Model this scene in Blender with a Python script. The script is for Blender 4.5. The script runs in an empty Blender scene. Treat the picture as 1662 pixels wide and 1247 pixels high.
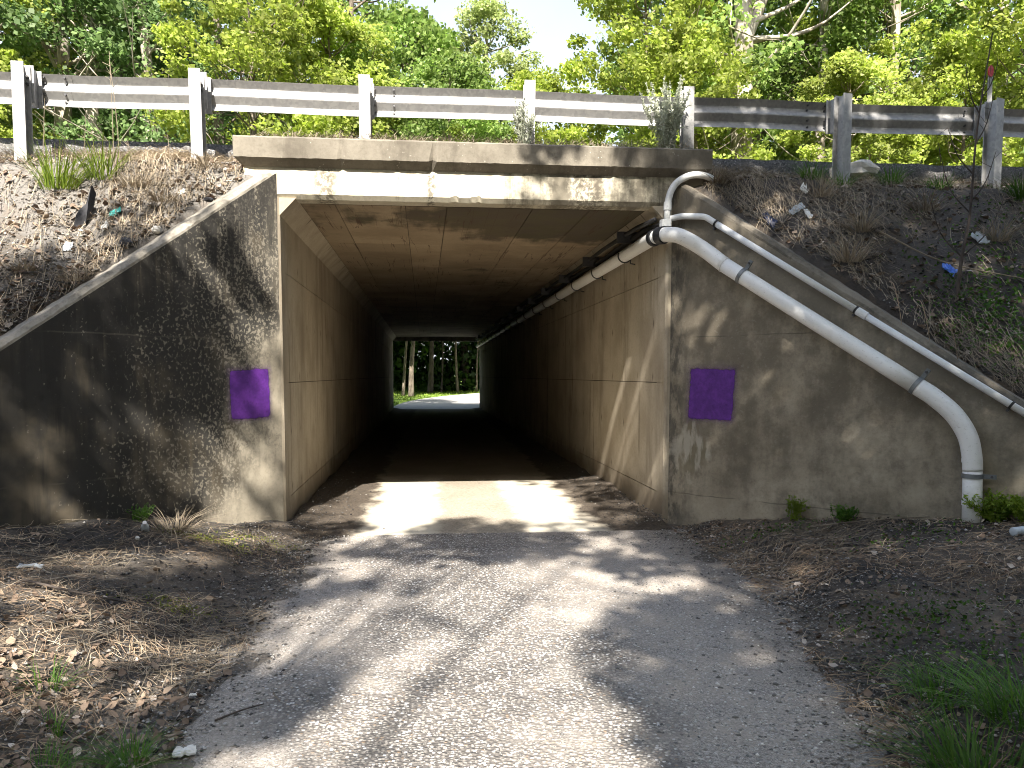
import bpy, math
import numpy as np
from mathutils import Vector, Matrix

rng = np.random.RandomState(11)
SC = bpy.context.scene
COL = SC.collection
R = math.radians

# ------------------------------------------------------------------ camera, sky, sun, exposure
cam = bpy.data.cameras.new('camera')
cam.sensor_fit = 'HORIZONTAL'
cam.sensor_width = 36.0
cam.lens = 36.0 * 1255.0 / 1662.0
cam.shift_y = 0.0442
cam.clip_start = 0.05
cam.clip_end = 2000
camo = bpy.data.objects.new('camera', cam)
COL.objects.link(camo)
camo.location = (0, 0, 1.545)
camo.rotation_euler = (R(90 - 4.0), 0, R(-5.73))
SC.camera = camo

SUN_TRAVEL = Vector((0.15, 1.0, -1.0)).normalized()
sun = bpy.data.lights.new('sun', 'SUN')
sun.energy = 5.0
sun.angle = R(0.55)
sun.color = (1.0, 0.935, 0.835)
suno = bpy.data.objects.new('sun', sun)
COL.objects.link(suno)
suno.location = (-3, -20, 25)
suno.rotation_euler = SUN_TRAVEL.to_track_quat('-Z', 'Y').to_euler()

world = bpy.data.worlds.new('World')
SC.world = world
world.use_nodes = True
wn = world.node_tree
bg = wn.nodes['Background']
sky = wn.nodes.new('ShaderNodeTexSky')
sky.sky_type = 'NISHITA'
sky.sun_disc = False
sky.sun_elevation = math.asin(-SUN_TRAVEL.z)
sky.sun_rotation = math.atan2(-SUN_TRAVEL.x, -SUN_TRAVEL.y)
sky.air_density = 1.0
sky.dust_density = 2.0
# thin bright summer haze: strongest low down all round, thinning towards the zenith
wtc = wn.nodes.new('ShaderNodeTexCoord')
wsep = wn.nodes.new('ShaderNodeSeparateXYZ')
wn.links.new(wtc.outputs['Generated'], wsep.inputs[0])
wmr = wn.nodes.new('ShaderNodeMapRange')
wmr.interpolation_type = 'SMOOTHSTEP'
wmr.inputs['From Min'].default_value = 0.0
wmr.inputs['From Max'].default_value = 0.85
wmr.inputs['To Min'].default_value = 0.85
wmr.inputs['To Max'].default_value = 0.10
wn.links.new(wsep.outputs[2], wmr.inputs['Value'])
wnz = wn.nodes.new('ShaderNodeTexNoise')
wnz.inputs['Scale'].default_value = 3.0
wnz.inputs['Detail'].default_value = 5.0
wn.links.new(wtc.outputs['Generated'], wnz.inputs['Vector'])
wmu = wn.nodes.new('ShaderNodeMath')
wmu.operation = 'MULTIPLY_ADD'
wmu.inputs[1].default_value = 0.5
wmu.inputs[2].default_value = -0.25
wn.links.new(wnz.outputs['Fac'], wmu.inputs[0])
wad = wn.nodes.new('ShaderNodeMath')
wad.operation = 'ADD'
wad.use_clamp = True
wn.links.new(wmr.outputs[0], wad.inputs[0])
wn.links.new(wmu.outputs[0], wad.inputs[1])
wmx = wn.nodes.new('ShaderNodeMix')
wmx.data_type = 'RGBA'
wn.links.new(wad.outputs[0], wmx.inputs[0])
wn.links.new(sky.outputs[0], wmx.inputs[6])
wmx.inputs[7].default_value = (4.4, 4.6, 4.8, 1)
wn.links.new(wmx.outputs[2], bg.inputs[0])
bg.inputs[1].default_value = 0.105

SC.view_settings.view_transform = 'Standard'
SC.view_settings.look = 'None'
SC.view_settings.gamma = 1.0
SC.view_settings.use_curve_mapping = False
SC.view_settings.exposure = 1.68
SC.cycles.use_adaptive_sampling = True
SC.cycles.adaptive_threshold = 0.025
SC.cycles.max_bounces = 5
SC.cycles.diffuse_bounces = 2
SC.cycles.filter_width = 1.0
SC.cycles.glossy_bounces = 2
SC.cycles.transmission_bounces = 3
SC.cycles.transparent_max_bounces = 4
SC.cycles.caustics_reflective = False
SC.cycles.caustics_refractive = False

# ------------------------------------------------------------------ node helper
class NT:
    def __init__(self, name):
        self.m = bpy.data.materials.new(name)
        self.m.use_nodes = True
        self.t = self.m.node_tree
        self.b = self.t.nodes['Principled BSDF']
        self.b.inputs['Roughness'].default_value = 0.9
        self._pos = None

    def n(self, typ, **kw):
        x = self.t.nodes.new(typ)
        for k, v in kw.items():
            setattr(x, k, v)
        return x

    def put(self, sock, v):
        if hasattr(v, 'is_output') or isinstance(v, bpy.types.NodeSocket):
            self.t.links.new(v, sock)
        elif isinstance(v, (tuple, list)) and len(v) == 3 and sock.type == 'RGBA':
            sock.default_value = (*v, 1)
        else:
            sock.default_value = v

    def pos(self):
        if self._pos is None:
            self._pos = self.n('ShaderNodeNewGeometry').outputs['Position']
        return self._pos

    def vscale(self, s, v=None):
        m = self.n('ShaderNodeVectorMath', operation='MULTIPLY')
        self.put(m.inputs[0], v if v is not None else self.pos())
        m.inputs[1].default_value = s
        return m.outputs[0]

    def xyz(self):
        s = self.n('ShaderNodeSeparateXYZ')
        self.put(s.inputs[0], self.pos())
        return s.outputs[0], s.outputs[1], s.outputs[2]

    def noise(self, scale, detail=4, rough=0.55, vec=None, dist=0.0):
        x = self.n('ShaderNodeTexNoise')
        self.put(x.inputs['Vector'], vec if vec is not None else self.pos())
        x.inputs['Scale'].default_value = scale
        x.inputs['Detail'].default_value = detail
        x.inputs['Roughness'].default_value = rough
        x.inputs['Distortion'].default_value = dist
        return x.outputs['Fac']

    def vor(self, scale, feature='F1', vec=None, rnd=1.0):
        x = self.n('ShaderNodeTexVoronoi', feature=feature)
        self.put(x.inputs['Vector'], vec if vec is not None else self.pos())
        x.inputs['Scale'].default_value = scale
        x.inputs['Randomness'].default_value = rnd
        return x

    def math(self, op, a, b=0.0, c=0.0, clamp=False):
        x = self.n('ShaderNodeMath', operation=op, use_clamp=clamp)
        self.put(x.inputs[0], a)
        self.put(x.inputs[1], b)
        if op in ('MULTIPLY_ADD', 'SMOOTH_MIN', 'SMOOTH_MAX'):
            self.put(x.inputs[2], c)
        return x.outputs[0]

    def step(self, v, a, b, lo=0.0, hi=1.0):
        x = self.n('ShaderNodeMapRange', interpolation_type='SMOOTHSTEP')
        self.put(x.inputs['Value'], v)
        self.put(x.inputs['From Min'], a)
        self.put(x.inputs['From Max'], b)
        self.put(x.inputs['To Min'], lo)
        self.put(x.inputs['To Max'], hi)
        return x.outputs['Result']

    def mix(self, f, a, b, blend='MIX'):
        x = self.n('ShaderNodeMix', data_type='RGBA', blend_type=blend)
        self.put(x.inputs[0], f)
        self.put(x.inputs[6], a)
        self.put(x.inputs[7], b)
        return x.outputs[2]

    def color(self, c):
        self.put(self.b.inputs['Base Color'], c)

    def bump(self, h, strength=0.3, dist=0.01, prev=None):
        x = self.n('ShaderNodeBump')
        self.put(x.inputs['Height'], h)
        x.inputs['Strength'].default_value = strength
        x.inputs['Distance'].default_value = dist
        if prev is not None:
            self.put(x.inputs['Normal'], prev)
        self.put(self.b.inputs['Normal'], x.outputs[0])
        return x.outputs[0]

    def rand(self):
        return self.n('ShaderNodeNewGeometry').outputs['Random Per Island']


def plain(name, c, rough=0.7, metal=0.0, var=0.15, vscale=6.0, grime=None):
    t = NT(name)
    f = t.noise(vscale, 5, 0.6)
    lo = tuple(v * (1 - var) for v in c)
    hi = tuple(min(1, v * (1 + var)) for v in c)
    col = t.mix(t.step(f, 0.3, 0.7), lo, hi)
    if grime:
        g = t.step(t.noise(vscale * 2.3, 6, 0.7), 0.5, 0.75)
        col = t.mix(t.math('MULTIPLY', g, grime[1]), col, grime[0])
    t.color(col)
    t.b.inputs['Roughness'].default_value = rough
    t.b.inputs['Metallic'].default_value = metal
    t.bump(t.noise(vscale * 12, 3), 0.15, 0.004)
    return t.m


# ------------------------------------------------------------------ concrete family
def conc_base(t, a=(.43, .385, .30), b=(.30, .265, .205)):
    big = t.noise(1.3, 6, 0.6)
    fine = t.noise(38, 5, 0.7)
    col = t.mix(t.step(big, .35, .68), a, b)
    col = t.mix(t.math('MULTIPLY', t.step(fine, .45, .75), .35), col, tuple(v * .55 for v in b))
    pit = t.vor(60)
    pits = t.step(pit.outputs['Distance'], .0, .16, 1.0, 0.0)
    pn = t.step(t.noise(9, 2), .55, .62)
    col = t.mix(t.math('MULTIPLY', pits, t.math('MULTIPLY', pn, .6)), col, (.05, .045, .035))
    return col


def conc_bump(t, s=0.35):
    h = t.math('ADD', t.math('MULTIPLY', t.noise(6, 6, .65), 1.0), t.math('MULTIPLY', t.noise(80, 4, .7), .25))
    t.bump(h, s, 0.012)


def mat_left_wing():
    t = NT('concrete_left_wing')
    X, Y, Z = t.xyz()
    s = t.math('SUBTRACT', -1.5, X)
    n1 = t.noise(1.15, 6, .62)
    n2 = t.noise(1.0, 5, .6, vec=t.vscale((4.5, 4.5, .55)))
    base = conc_base(t, (.40, .355, .275), (.24, .21, .16))
    sm = t.math('ADD', s, t.math('MULTIPLY_ADD', n1, 1.5, -.75))
    sm = t.math('ADD', sm, t.math('MULTIPLY_ADD', n2, .8, -.4))
    sm = t.math('ADD', sm, t.math('MULTIPLY_ADD', Z, .22, -.36))
    mold = t.step(sm, -.08, .38)
    brown = t.mix(t.step(n2, .4, .62), (.028, .026, .022), (.095, .078, .054))
    moldc = t.mix(t.step(t.noise(2.2, 4), .42, .62), (.032, .030, .026), brown)
    # flakes where the black growth has peeled away
    fl = t.noise(40, 5, .58, vec=t.vscale((1, 1, .8)), dist=.5)
    thr = t.step(s, .10, 1.9, .515, .70)
    thr = t.math('ADD', thr, t.math('MULTIPLY_ADD', t.noise(1.7, 3), .22, -.11))
    fk = t.step(t.math('SUBTRACT', fl, thr), -.006, .02)
    m2 = t.math('MULTIPLY', mold, t.math('SUBTRACT', 1.0, fk))
    flc = t.mix(t.math('MULTIPLY', mold, .72), base, (.12, .108, .088))
    col = t.mix(m2, flc, moldc)
    topd = t.math('SUBTRACT', t.math('MULTIPLY_ADD', s, -1.042, 3.5), Z)
    rn = t.math('ADD', t.noise(1.0, 5, .65, vec=t.vscale((9, 9, .25))), t.step(topd, .05, 1.5, .14, -.12))
    col = t.mix(t.math('MULTIPLY', t.step(rn, .54, .66), .8), col, (.024, .022, .019))
    # grey-brown tone of the outer end
    outer = t.step(t.math('ADD', s, t.math('MULTIPLY_ADD', n2, 1.0, -.5)), 1.5, 2.2)
    col = t.mix(t.math('MULTIPLY', outer, .55), col, t.mix(t.step(t.noise(1.3, 4), .4, .62), (.04, .036, .029), (.105, .088, .064)))
    # pour lines
    for z0 in (1.88, .70):
        d = t.math('ABSOLUTE', t.math('SUBTRACT', Z, t.math('ADD', z0, t.math('MULTIPLY_ADD', t.noise(3, 2), .05, -.025))))
        ln = t.math('MULTIPLY', t.step(d, .003, .009, 1.0, 0.0), t.step(t.noise(2.5, 2), .42, .55))
        col = t.mix(t.math('MULTIPLY', ln, .25), col, (.17, .15, .12))
    t.color(col)
    conc_bump(t, .4)
    return t.m


def mat_right_wing():
    t = NT('concrete_right_wing')
    X, Y, Z = t.xyz()
    s = t.math('SUBTRACT', X, 2.42)
    base = conc_base(t, (.46, .40, .305), (.31, .265, .195))
    n1 = t.noise(1.6, 7, .68)
    n2 = t.noise(1.0, 5, .6, vec=t.vscale((4, 4, .6)))
    n3 = t.noise(7, 6, .7)
    h = t.math('ADD', t.math('MULTIPLY', n1, .55), t.math('ADD', t.math('MULTIPLY', n2, .3), t.math('MULTIPLY', n3, .25)))
    hz = t.math('ADD', h, t.math('MULTIPLY_ADD', Z, .045, -.06))
    g = t.step(hz, .44, .63)
    col = t.mix(t.math('MULTIPLY', g, .66), base, (.078, .066, .049))
    spots = t.step(t.noise(26, 4, .65), .60, .66)
    col = t.mix(t.math('MULTIPLY', spots, t.math('MULTIPLY', g, .5)), col, (.26, .235, .185))
    edge = t.step(t.math('ADD', s, t.math('MULTIPLY_ADD', n3, .2, -.1)), .03, .22, 1.0, 0.0)
    e2 = t.math('MULTIPLY', edge, t.step(t.noise(12, 5, .7, vec=t.vscale((1, 1, .35))), .40, .60))
    col = t.mix(t.math('MULTIPLY', e2, .75), col, (.05, .047, .04))
    # pale crumbling patch low by the corner
    pd = t.math('ADD', t.math('ABSOLUTE', t.math('SUBTRACT', s, .17)), t.math('MULTIPLY', t.math('ABSOLUTE', t.math('SUBTRACT', Z, .78)), .55))
    pm = t.step(t.math('ADD', pd, t.math('MULTIPLY_ADD', n3, .22, -.11)), .13, .22, 1.0, 0.0)
    col = t.mix(t.math('MULTIPLY', pm, .6), col, t.mix(t.step(t.noise(14, 4, vec=t.vscale((1, 1, .3))), .45, .6), (.50, .46, .38), (.17, .145, .09)))
    for z0 in (1.93, .33):
        d = t.math('ABSOLUTE', t.math('SUBTRACT', Z, t.math('ADD', z0, t.math('MULTIPLY_ADD', t.noise(3, 2), .03, -.015))))
        ln = t.math('MULTIPLY', t.step(d, .003, .008, 1.0, 0.0), t.step(t.noise(2.5, 2), .40, .55))
        col = t.mix(t.math('MULTIPLY', ln, .6), col, (.09, .08, .06))
    t.color(col)
    conc_bump(t, .4)
    return t.m


def mat_header():
    t = NT('concrete_header')
    X, Y, Z = t.xyz()
    base = conc_base(t, (.62, .57, .45), (.50, .45, .34))
    st = t.noise(1.0, 6, .65, vec=t.vscale((5.5, 1, .8)))
    wide = t.noise(1.0, 3, .5, vec=t.vscale((1.1, 1, .2)))
    sp = t.noise(24, 5, .7)
    h = t.math('ADD', t.math('MULTIPLY', st, .62), t.math('MULTIPLY', sp, .22))
    h = t.math('ADD', h, t.math('MULTIPLY', wide, .35))
    h = t.math('ADD', h, t.step(X, .2, 1.6, 0, .12))
    col = t.mix(t.math('MULTIPLY', t.step(h, .60, .76), .80), base, (.10, .085, .062))
    # running black stain at the two cracks
    for x0, w in ((-1.05, .14), (-.02, .05), (1.55, .25)):
        d = t.math('ABSOLUTE', t.math('SUBTRACT', X, x0))
        m = t.math('MULTIPLY', t.step(d, w * .4, w, 1.0, 0.0), t.step(sp, .42, .56))
        col = t.mix(t.math('MULTIPLY', m, .75), col, (.085, .072, .055))
    t.color(col)
    conc_bump(t, .3)
    return t.m


def mat_cap():
    t = NT('concrete_cap')
    X, Y, Z = t.xyz()
    base = conc_base(t, (.235, .21, .168), (.14, .123, .096))
    st = t.noise(1.0, 6, .65, vec=t.vscale((4, 1, .8)))
    h = t.math('ADD', t.math('MULTIPLY', st, .6), t.math('MULTIPLY', t.noise(8, 5, .7), .4))
    col = t.mix(t.math('MULTIPLY', t.step(h, .46, .66), .7), base, (.085, .072, .055))
    sp = t.vor(28)
    spm = t.math('MULTIPLY', t.step(sp.outputs['Distance'], .10, .17, 1.0, 0.0), t.step(t.noise(5, 3), .52, .60))
    col = t.mix(t.math('MULTIPLY', spm, .7), col, (.55, .52, .45))
    t.color(col)
    conc_bump(t, .5)
    return t.m


def mat_tunnel_wall():
    t = NT('concrete_tunnel_wall')
    X, Y, Z = t.xyz()
    base = conc_base(t, (.53, .465, .36), (.39, .33, .245))
    st = t.noise(1.0, 5, .6, vec=t.vscale((2.2, 2.2, .5)))
    col = t.mix(t.math('MULTIPLY', t.step(st, .5, .72), .55), base, (.20, .16, .115))
    pr = t.n('ShaderNodeObjectInfo').outputs['Random']
    col = t.mix(t.math('MULTIPLY', pr, .18), col, (.20, .165, .12))
    run = t.noise(1.0, 6, .7, vec=t.vscale((7, 7, .35)))
    rm = t.math('MULTIPLY', t.step(run, .55, .66), t.step(t.noise(.8, 3), .45, .6))
    col = t.mix(t.math('MULTIPLY', rm, .6), col, (.12, .09, .06))
    eff = t.math('MULTIPLY', t.step(t.noise(1.0, 6, .75, vec=t.vscale((3, 3, 1.1))), .60, .72), t.step(t.noise(1.1, 2), .5, .62))
    col = t.mix(t.math('MULTIPLY', eff, .5), col, (.60, .56, .47))
    low = t.step(t.math('ADD', Z, t.math('MULTIPLY_ADD', t.noise(3, 5), .6, -.3)), .05, .5, 1.0, 0.0)
    col = t.mix(t.math('MULTIPLY', low, .65), col, (.13, .095, .058))
    # form-tie marks with short rust runs
    fy = t.math('SUBTRACT', t.math('FRACT', t.math('MULTIPLY', Y, 1.64)), .5)
    fz = t.math('SUBTRACT', t.math('FRACT', t.math('MULTIPLY', t.math('SUBTRACT', Z, .1), 1.75)), .5)
    dd = t.math('ADD', t.math('ABSOLUTE', fy), t.math('MULTIPLY', t.math('ABSOLUTE', fz), .33))
    dot = t.math('MULTIPLY', t.step(dd, .02, .045, 1.0, 0.0), t.step(t.noise(2.3, 2), .42, .55))
    col = t.mix(t.math('MULTIPLY', dot, .7), col, (.085, .062, .04))
    t.color(col)
    conc_bump(t, .25)
    return t.m


def mat_soffit():
    t = NT('concrete_soffit')
    X, Y, Z = t.xyz()
    base = conc_base(t, (.42, .33, .225), (.29, .22, .145))
    st = t.noise(1.0, 6, .62, vec=t.vscale((2.6, .35, 1)))
    bl = t.noise(1.4, 5, .6)
    near = t.step(Y, 8.2, 11.2, .34, 0.0)
    side = t.step(X, -.7, .8, -.15, .09)
    h = t.math('ADD', t.math('ADD', t.math('MULTIPLY', bl, .55), t.math('MULTIPLY', st, .40)), t.math('ADD', near, side))
    g = t.step(h, .60, .74)
    moss = t.mix(t.step(t.noise(3, 3), .4, .6), (.045, .043, .020), (.040, .034, .026))
    col = t.mix(t.math('MULTIPLY', g, .88), base, moss)
    pr = t.n('ShaderNodeObjectInfo').outputs['Random']
    col = t.mix(t.math('MULTIPLY', pr, .35), col, (.13, .095, .06))
    # rust-brown cracks running with the span
    ck = t.noise(1.0, 3, .5, vec=t.vscale((7, .25, 1)))
    cm = t.step(t.math('ABSOLUTE', t.math('SUBTRACT', ck, .5)), .003, .012, 1.0, 0.0)
    col = t.mix(t.math('MULTIPLY', cm, t.step(t.noise(1.2, 2), .45, .55, 0, .7)), col, (.07, .035, .02))
    t.color(col)
    conc_bump(t, .25)
    return t.m


def mat_stain_plain(name, a, b, dark, amt=.5):
    t = NT(name)
    base = conc_base(t, a, b)
    g = t.step(t.math('ADD', t.math('MULTIPLY', t.noise(2.2, 6, .65), .6), t.math('MULTIPLY', t.noise(17, 5, .7), .4)), .47, .62)
    t.color(t.mix(t.math('MULTIPLY', g, amt), base, dark))
    conc_bump(t, .4)
    return t.m


# ------------------------------------------------------------------ ground family
def mat_path():
    t = NT('worn_gravel_asphalt')
    X, Y, Z = t.xyz()
    warp = t.noise(3, 2)
    v = t.vor(58)
    cell = v.outputs['Color']
    sp = t.n('ShaderNodeSeparateColor')
    t.put(sp.inputs[0], cell)
    r = sp.outputs[0]
    g = sp.outputs[1]
    stone = t.mix(r, (.13, .118, .105), (.50, .46, .415))
    stone = t.mix(t.step(g, .84, .87), stone, (.74, .725, .71))
    stone = t.mix(t.math('MULTIPLY', t.step(g, .08, .04), .7), stone, (.30, .20, .12))
    gap = t.step(v.outputs['Distance'], .30, .62)
    asph = t.mix(t.noise(90, 3), (.07, .064, .06), (.20, .182, .168))
    col = t.mix(gap, stone, asph)
    fine = t.vor(190)
    sp2 = t.n('ShaderNodeSeparateColor')
    t.put(sp2.inputs[0], fine.outputs['Color'])
    grit = t.mix(sp2.outputs[0], (.10, .09, .083), (.52, .48, .44))
    worn = t.noise(.9, 5, .6)
    lat = t.math('ABSOLUTE', t.math('SUBTRACT', X, .15))
    dust = t.step(t.math('ADD', t.math('ADD', worn, t.math('MULTIPLY', lat, .26)), t.math('MULTIPLY', t.noise(7, 4), .25)), .66, .92)
    dustc = t.mix(t.step(t.noise(4, 5, .65), .35, .65, 0, .6), t.mix(.2, grit, (.33, .285, .235)), (.41, .355, .295))
    col = t.mix(t.math('MULTIPLY', dust, .78), col, dustc)
    dark = t.step(t.noise(1.6, 4, .6), .55, .72)
    eg = t.step(t.math('ADD', t.math('ABSOLUTE', t.math('SUBTRACT', X, t.math('MULTIPLY_ADD', Y, .07, .05))), t.math('MULTIPLY_ADD', t.noise(2.6, 6, .65), .9, -.45)), 1.15, 1.95)
    col = t.mix(t.math('MULTIPLY', eg, .8), col, t.mix(sp2.outputs[0], (.06, .05, .042), (.24, .205, .17)))
    col = t.mix(t.math('MULTIPLY', dark, .35), col, (.12, .112, .11))
    t.color(col)
    h = t.math('SUBTRACT', 1.0, v.outputs['Distance'])
    h = t.math('MULTIPLY', h, t.math('MULTIPLY_ADD', dust, -.7, 1.0))
    b1 = t.bump(h, .9, .014)
    t.bump(fine.outputs['Distance'], .25, .004, prev=b1)
    return t.m


def mat_soil():
    t = NT('dark_soil')
    X, Y, Z = t.xyz()
    big = t.noise(1.1, 5, .6)
    col = t.mix(t.step(big, .38, .62), (.034, .030, .027), (.12, .096, .072))
    grav = t.vor(70)
    sp = t.n('ShaderNodeSeparateColor')
    t.put(sp.inputs[0], grav.outputs['Color'])
    gm = t.step(sp.outputs[1], .80, .88)
    gm = t.math('MULTIPLY', gm, t.step(grav.outputs['Distance'], .4, .3))
    col = t.mix(gm, col, t.mix(sp.outputs[0], (.10, .10, .105), (.40, .38, .35)))
    col = t.mix(t.math('MULTIPLY', t.step(t.noise(6, 5, .7), .52, .66), .6), col, (.18, .14, .10))
    eg = t.math('ADD', t.math('ABSOLUTE', t.math('SUBTRACT', X, t.math('MULTIPLY_ADD', Y, .07, .05))), t.math('MULTIPLY_ADD', t.noise(2.6, 6, .65), 1.0, -.5))
    col = t.mix(t.math('MULTIPLY', t.step(eg, 2.3, 1.4), .9), col, t.mix(sp.outputs[0], (.045, .040, .036), (.18, .155, .13)))
    col = t.mix(t.math('MULTIPLY', t.step(eg, 1.75, 1.05), .85), col, t.mix(t.noise(45, 4, .7), (.13, .108, .085), (.33, .285, .235)))
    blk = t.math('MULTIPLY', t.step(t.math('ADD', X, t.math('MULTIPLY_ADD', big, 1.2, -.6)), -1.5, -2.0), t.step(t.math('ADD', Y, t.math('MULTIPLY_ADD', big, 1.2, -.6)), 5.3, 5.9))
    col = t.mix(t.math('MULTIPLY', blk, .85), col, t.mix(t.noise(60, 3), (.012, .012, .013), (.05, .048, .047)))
    far = t.step(Y, 33.5, 35.5)
    green = t.mix(t.noise(.8, 5, .65), (.12, .22, .025), (.21, .30, .05))
    col = t.mix(far, col, green)
    t.color(col)
    h = t.math('ADD', t.noise(14, 6, .7), t.math('MULTIPLY', grav.outputs['Distance'], -.35))
    t.bump(h, .8, .03)
    return t.m


def mat_bank():
    t = NT('bank_soil')
    X, Y, Z = t.xyz()
    big = t.noise(1.5, 6, .62)
    gritn = t.noise(55, 4, .7)
    left = t.step(X, -1.0, 2.0, 1.0, 0.0)
    pale = t.mix(gritn, (.11, .102, .095), (.27, .25, .225))
    darkc = t.mix(gritn, (.022, .019, .019), (.075, .06, .048))
    hi = t.step(t.math('ADD', Z, t.math('MULTIPLY_ADD', big, 2.2, -1.1)), 2.1, 3.1)
    col = t.mix(t.math('MULTIPLY', hi, t.math('MULTIPLY_ADD', left, .75, .22)), darkc, pale)
    brown = t.step(t.noise(4, 6, .7), .50, .62)
    col = t.mix(t.math('MULTIPLY', brown, .38), col, t.mix(gritn, (.07, .045, .028), (.21, .155, .10)))
    t.color(col)
    t.bump(t.math('ADD', t.noise(10, 6, .7), t.math('MULTIPLY', gritn, .4)), .8, .04)
    return t.m


def mat_asphalt(name='road_asphalt', lo=.045, hi=.13):
    t = NT(name)
    v = t.vor(85)
    sp = t.n('ShaderNodeSeparateColor')
    t.put(sp.inputs[0], v.outputs['Color'])
    col = t.mix(sp.outputs[0], (lo, lo, lo * 1.02), (hi, hi * .97, hi * .95))
    col = t.mix(t.step(sp.outputs[1], .9, .94), col, (.35, .33, .31))
    col = t.mix(t.math('MULTIPLY', t.step(t.noise(3, 5), .45, .65), .5), col, (.17, .155, .14))
    t.color(col)
    t.bump(v.outputs['Distance'], .7, .01)
    return t.m


def mat_slab():
    t = NT('floor_slab_concrete')
    X, Y, Z = t.xyz()
    base = conc_base(t, (.60, .555, .46), (.47, .42, .33))
    # gravel and dirt lying on the slab: down the middle and along both walls
    n = t.math('MULTIPLY_ADD', t.noise(2.0, 6, .65), 1.1, -.55)
    c = t.math('ABSOLUTE', t.math('SUBTRACT', X, .45))
    mid = t.step(t.math('ADD', c, t.math('MULTIPLY', n, .45)), .34, .50, .8, 0.0)
    side = t.step(t.math('ADD', c, t.math('MULTIPLY', n, .6)), 1.05, 1.30)
    deep = t.step(t.math('ADD', Y, n), 10.2, 12.0)  # floor further in: tunnel shade put into the dirt colour
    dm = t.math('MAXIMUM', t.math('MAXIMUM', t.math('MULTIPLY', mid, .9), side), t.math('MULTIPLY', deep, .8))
    v = t.vor(75)
    sp = t.n('ShaderNodeSeparateColor')
    t.put(sp.inputs[0], v.outputs['Color'])
    dirt = t.mix(sp.outputs[0], (.13, .105, .08), (.36, .31, .25))
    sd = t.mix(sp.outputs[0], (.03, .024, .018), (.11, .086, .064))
    dirt = t.mix(t.math('MAXIMUM', side, deep), dirt, sd)  # wall-side dirt, and painted shade where deep
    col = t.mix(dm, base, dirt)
    t.color(col)
    t.bump(t.math('MULTIPLY', v.outputs['Distance'], dm), .6, .012)
    return t.m


def mat_leaf(name, a, b, trans=.45, rough=.5, alt=None):
    t = NT(name)
    r = t.rand()
    col = t.mix(r, a, b)
    if alt:
        col = t.mix(t.step(t.math('FRACT', t.math('MULTIPLY', r, 13.7)), .86, .90), col, alt)
    cl = t.step(t.noise(.9, 3), .38, .64, .62, 1.18)
    hsv = t.n('ShaderNodeHueSaturation')
    t.put(hsv.inputs['Value'], cl)
    t.put(hsv.inputs['Color'], col)
    col = hsv.outputs[0]
    t.color(col)
    t.b.inputs['Roughness'].default_value = rough
    t.b.inputs['Specular IOR Level'].default_value = .3
    if trans:
        tr = t.n('ShaderNodeBsdfTranslucent')
        hs2 = t.n('ShaderNodeHueSaturation')
        hs2.inputs['Saturation'].default_value = 1.1
        hs2.inputs['Value'].default_value = 1.25
        t.put(hs2.inputs['Color'], col)
        t.put(tr.inputs['Color'], hs2.outputs[0])
        mx = t.n('ShaderNodeMixShader')
        mx.inputs[0].default_value = trans
        out = t.t.nodes['Material Output']
        t.t.links.new(t.b.outputs[0], mx.inputs[1])
        t.t.links.new(tr.outputs[0], mx.inputs[2])
        t.t.links.new(mx.outputs[0], out.inputs[0])
    return t.m


def mat_bark(name, a, b, sc=7):
    t = NT(name)
    f = t.noise(sc, 6, .7, vec=t.vscale((1, 1, .35)))
    t.color(t.mix(t.step(f, .38, .62), a, b))
    t.bump(f, .7, .03)
    return t.m


def mat_paint():
    # sprayed square: solid inside, misted edge (the sheet carries u,v in -1..1 in its UV map)
    t = NT('purple_spray_paint')
    uv = t.n('ShaderNodeUVMap').outputs[0]
    s = t.n('ShaderNodeSeparateXYZ')
    t.put(s.inputs[0], uv)
    wob = t.math('ADD', t.math('MULTIPLY_ADD', t.noise(6, 4, .6), .16, -.08), t.math('MULTIPLY_ADD', t.noise(45, 3), .06, -.03))
    m = t.math('SMOOTH_MAX', t.math('ABSOLUTE', s.outputs[0]), t.math('ABSOLUTE', s.outputs[1]), .16)
    m = t.math('ADD', m, wob)
    solid = t.math('MULTIPLY', t.step(m, .76, .85, 1.0, 0.0), t.step(t.noise(34, 6, .7), .30, .52, .80, 1.0))
    mist = t.math('MULTIPLY', t.step(m, .76, .99, 1.0, 0.0), t.step(t.noise(260, 2), .35, .75, .05, .65))
    a = t.math('MAXIMUM', solid, mist)
    ins = t.step(t.noise(11, 6, .65), .35, .7)
    t.color(t.mix(t.math('MULTIPLY', t.step(t.noise(30, 5, .7), .55, .7), .35), t.mix(ins, (.085, .017, .20), (.14, .030, .30)), (.05, .018, .10)))
    t.b.inputs['Roughness'].default_value = .6
    t.put(t.b.inputs['Alpha'], a)
    t.bump(t.noise(60, 4), .2, .006)
    return t.m


def mat_galv():
    t = NT('galvanised_steel')
    sp = t.vor(34)
    s = t.n('ShaderNodeSeparateColor')
    t.put(s.inputs[0], sp.outputs['Color'])
    col = t.mix(s.outputs[0], (.31, .31, .31), (.41, .405, .40))
    st = t.noise(1.0, 5, .65, vec=t.vscale((9, 9, 1.2)))
    col = t.mix(t.math('MULTIPLY', t.step(st, .52, .75), .35), col, (.19, .19, .19))
    t.color(col)
    t.b.inputs['Metallic'].default_value = .35
    t.b.inputs['Roughness'].default_value = .55
    t.bump(t.noise(30, 4), .1, .004)
    return t.m


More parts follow.
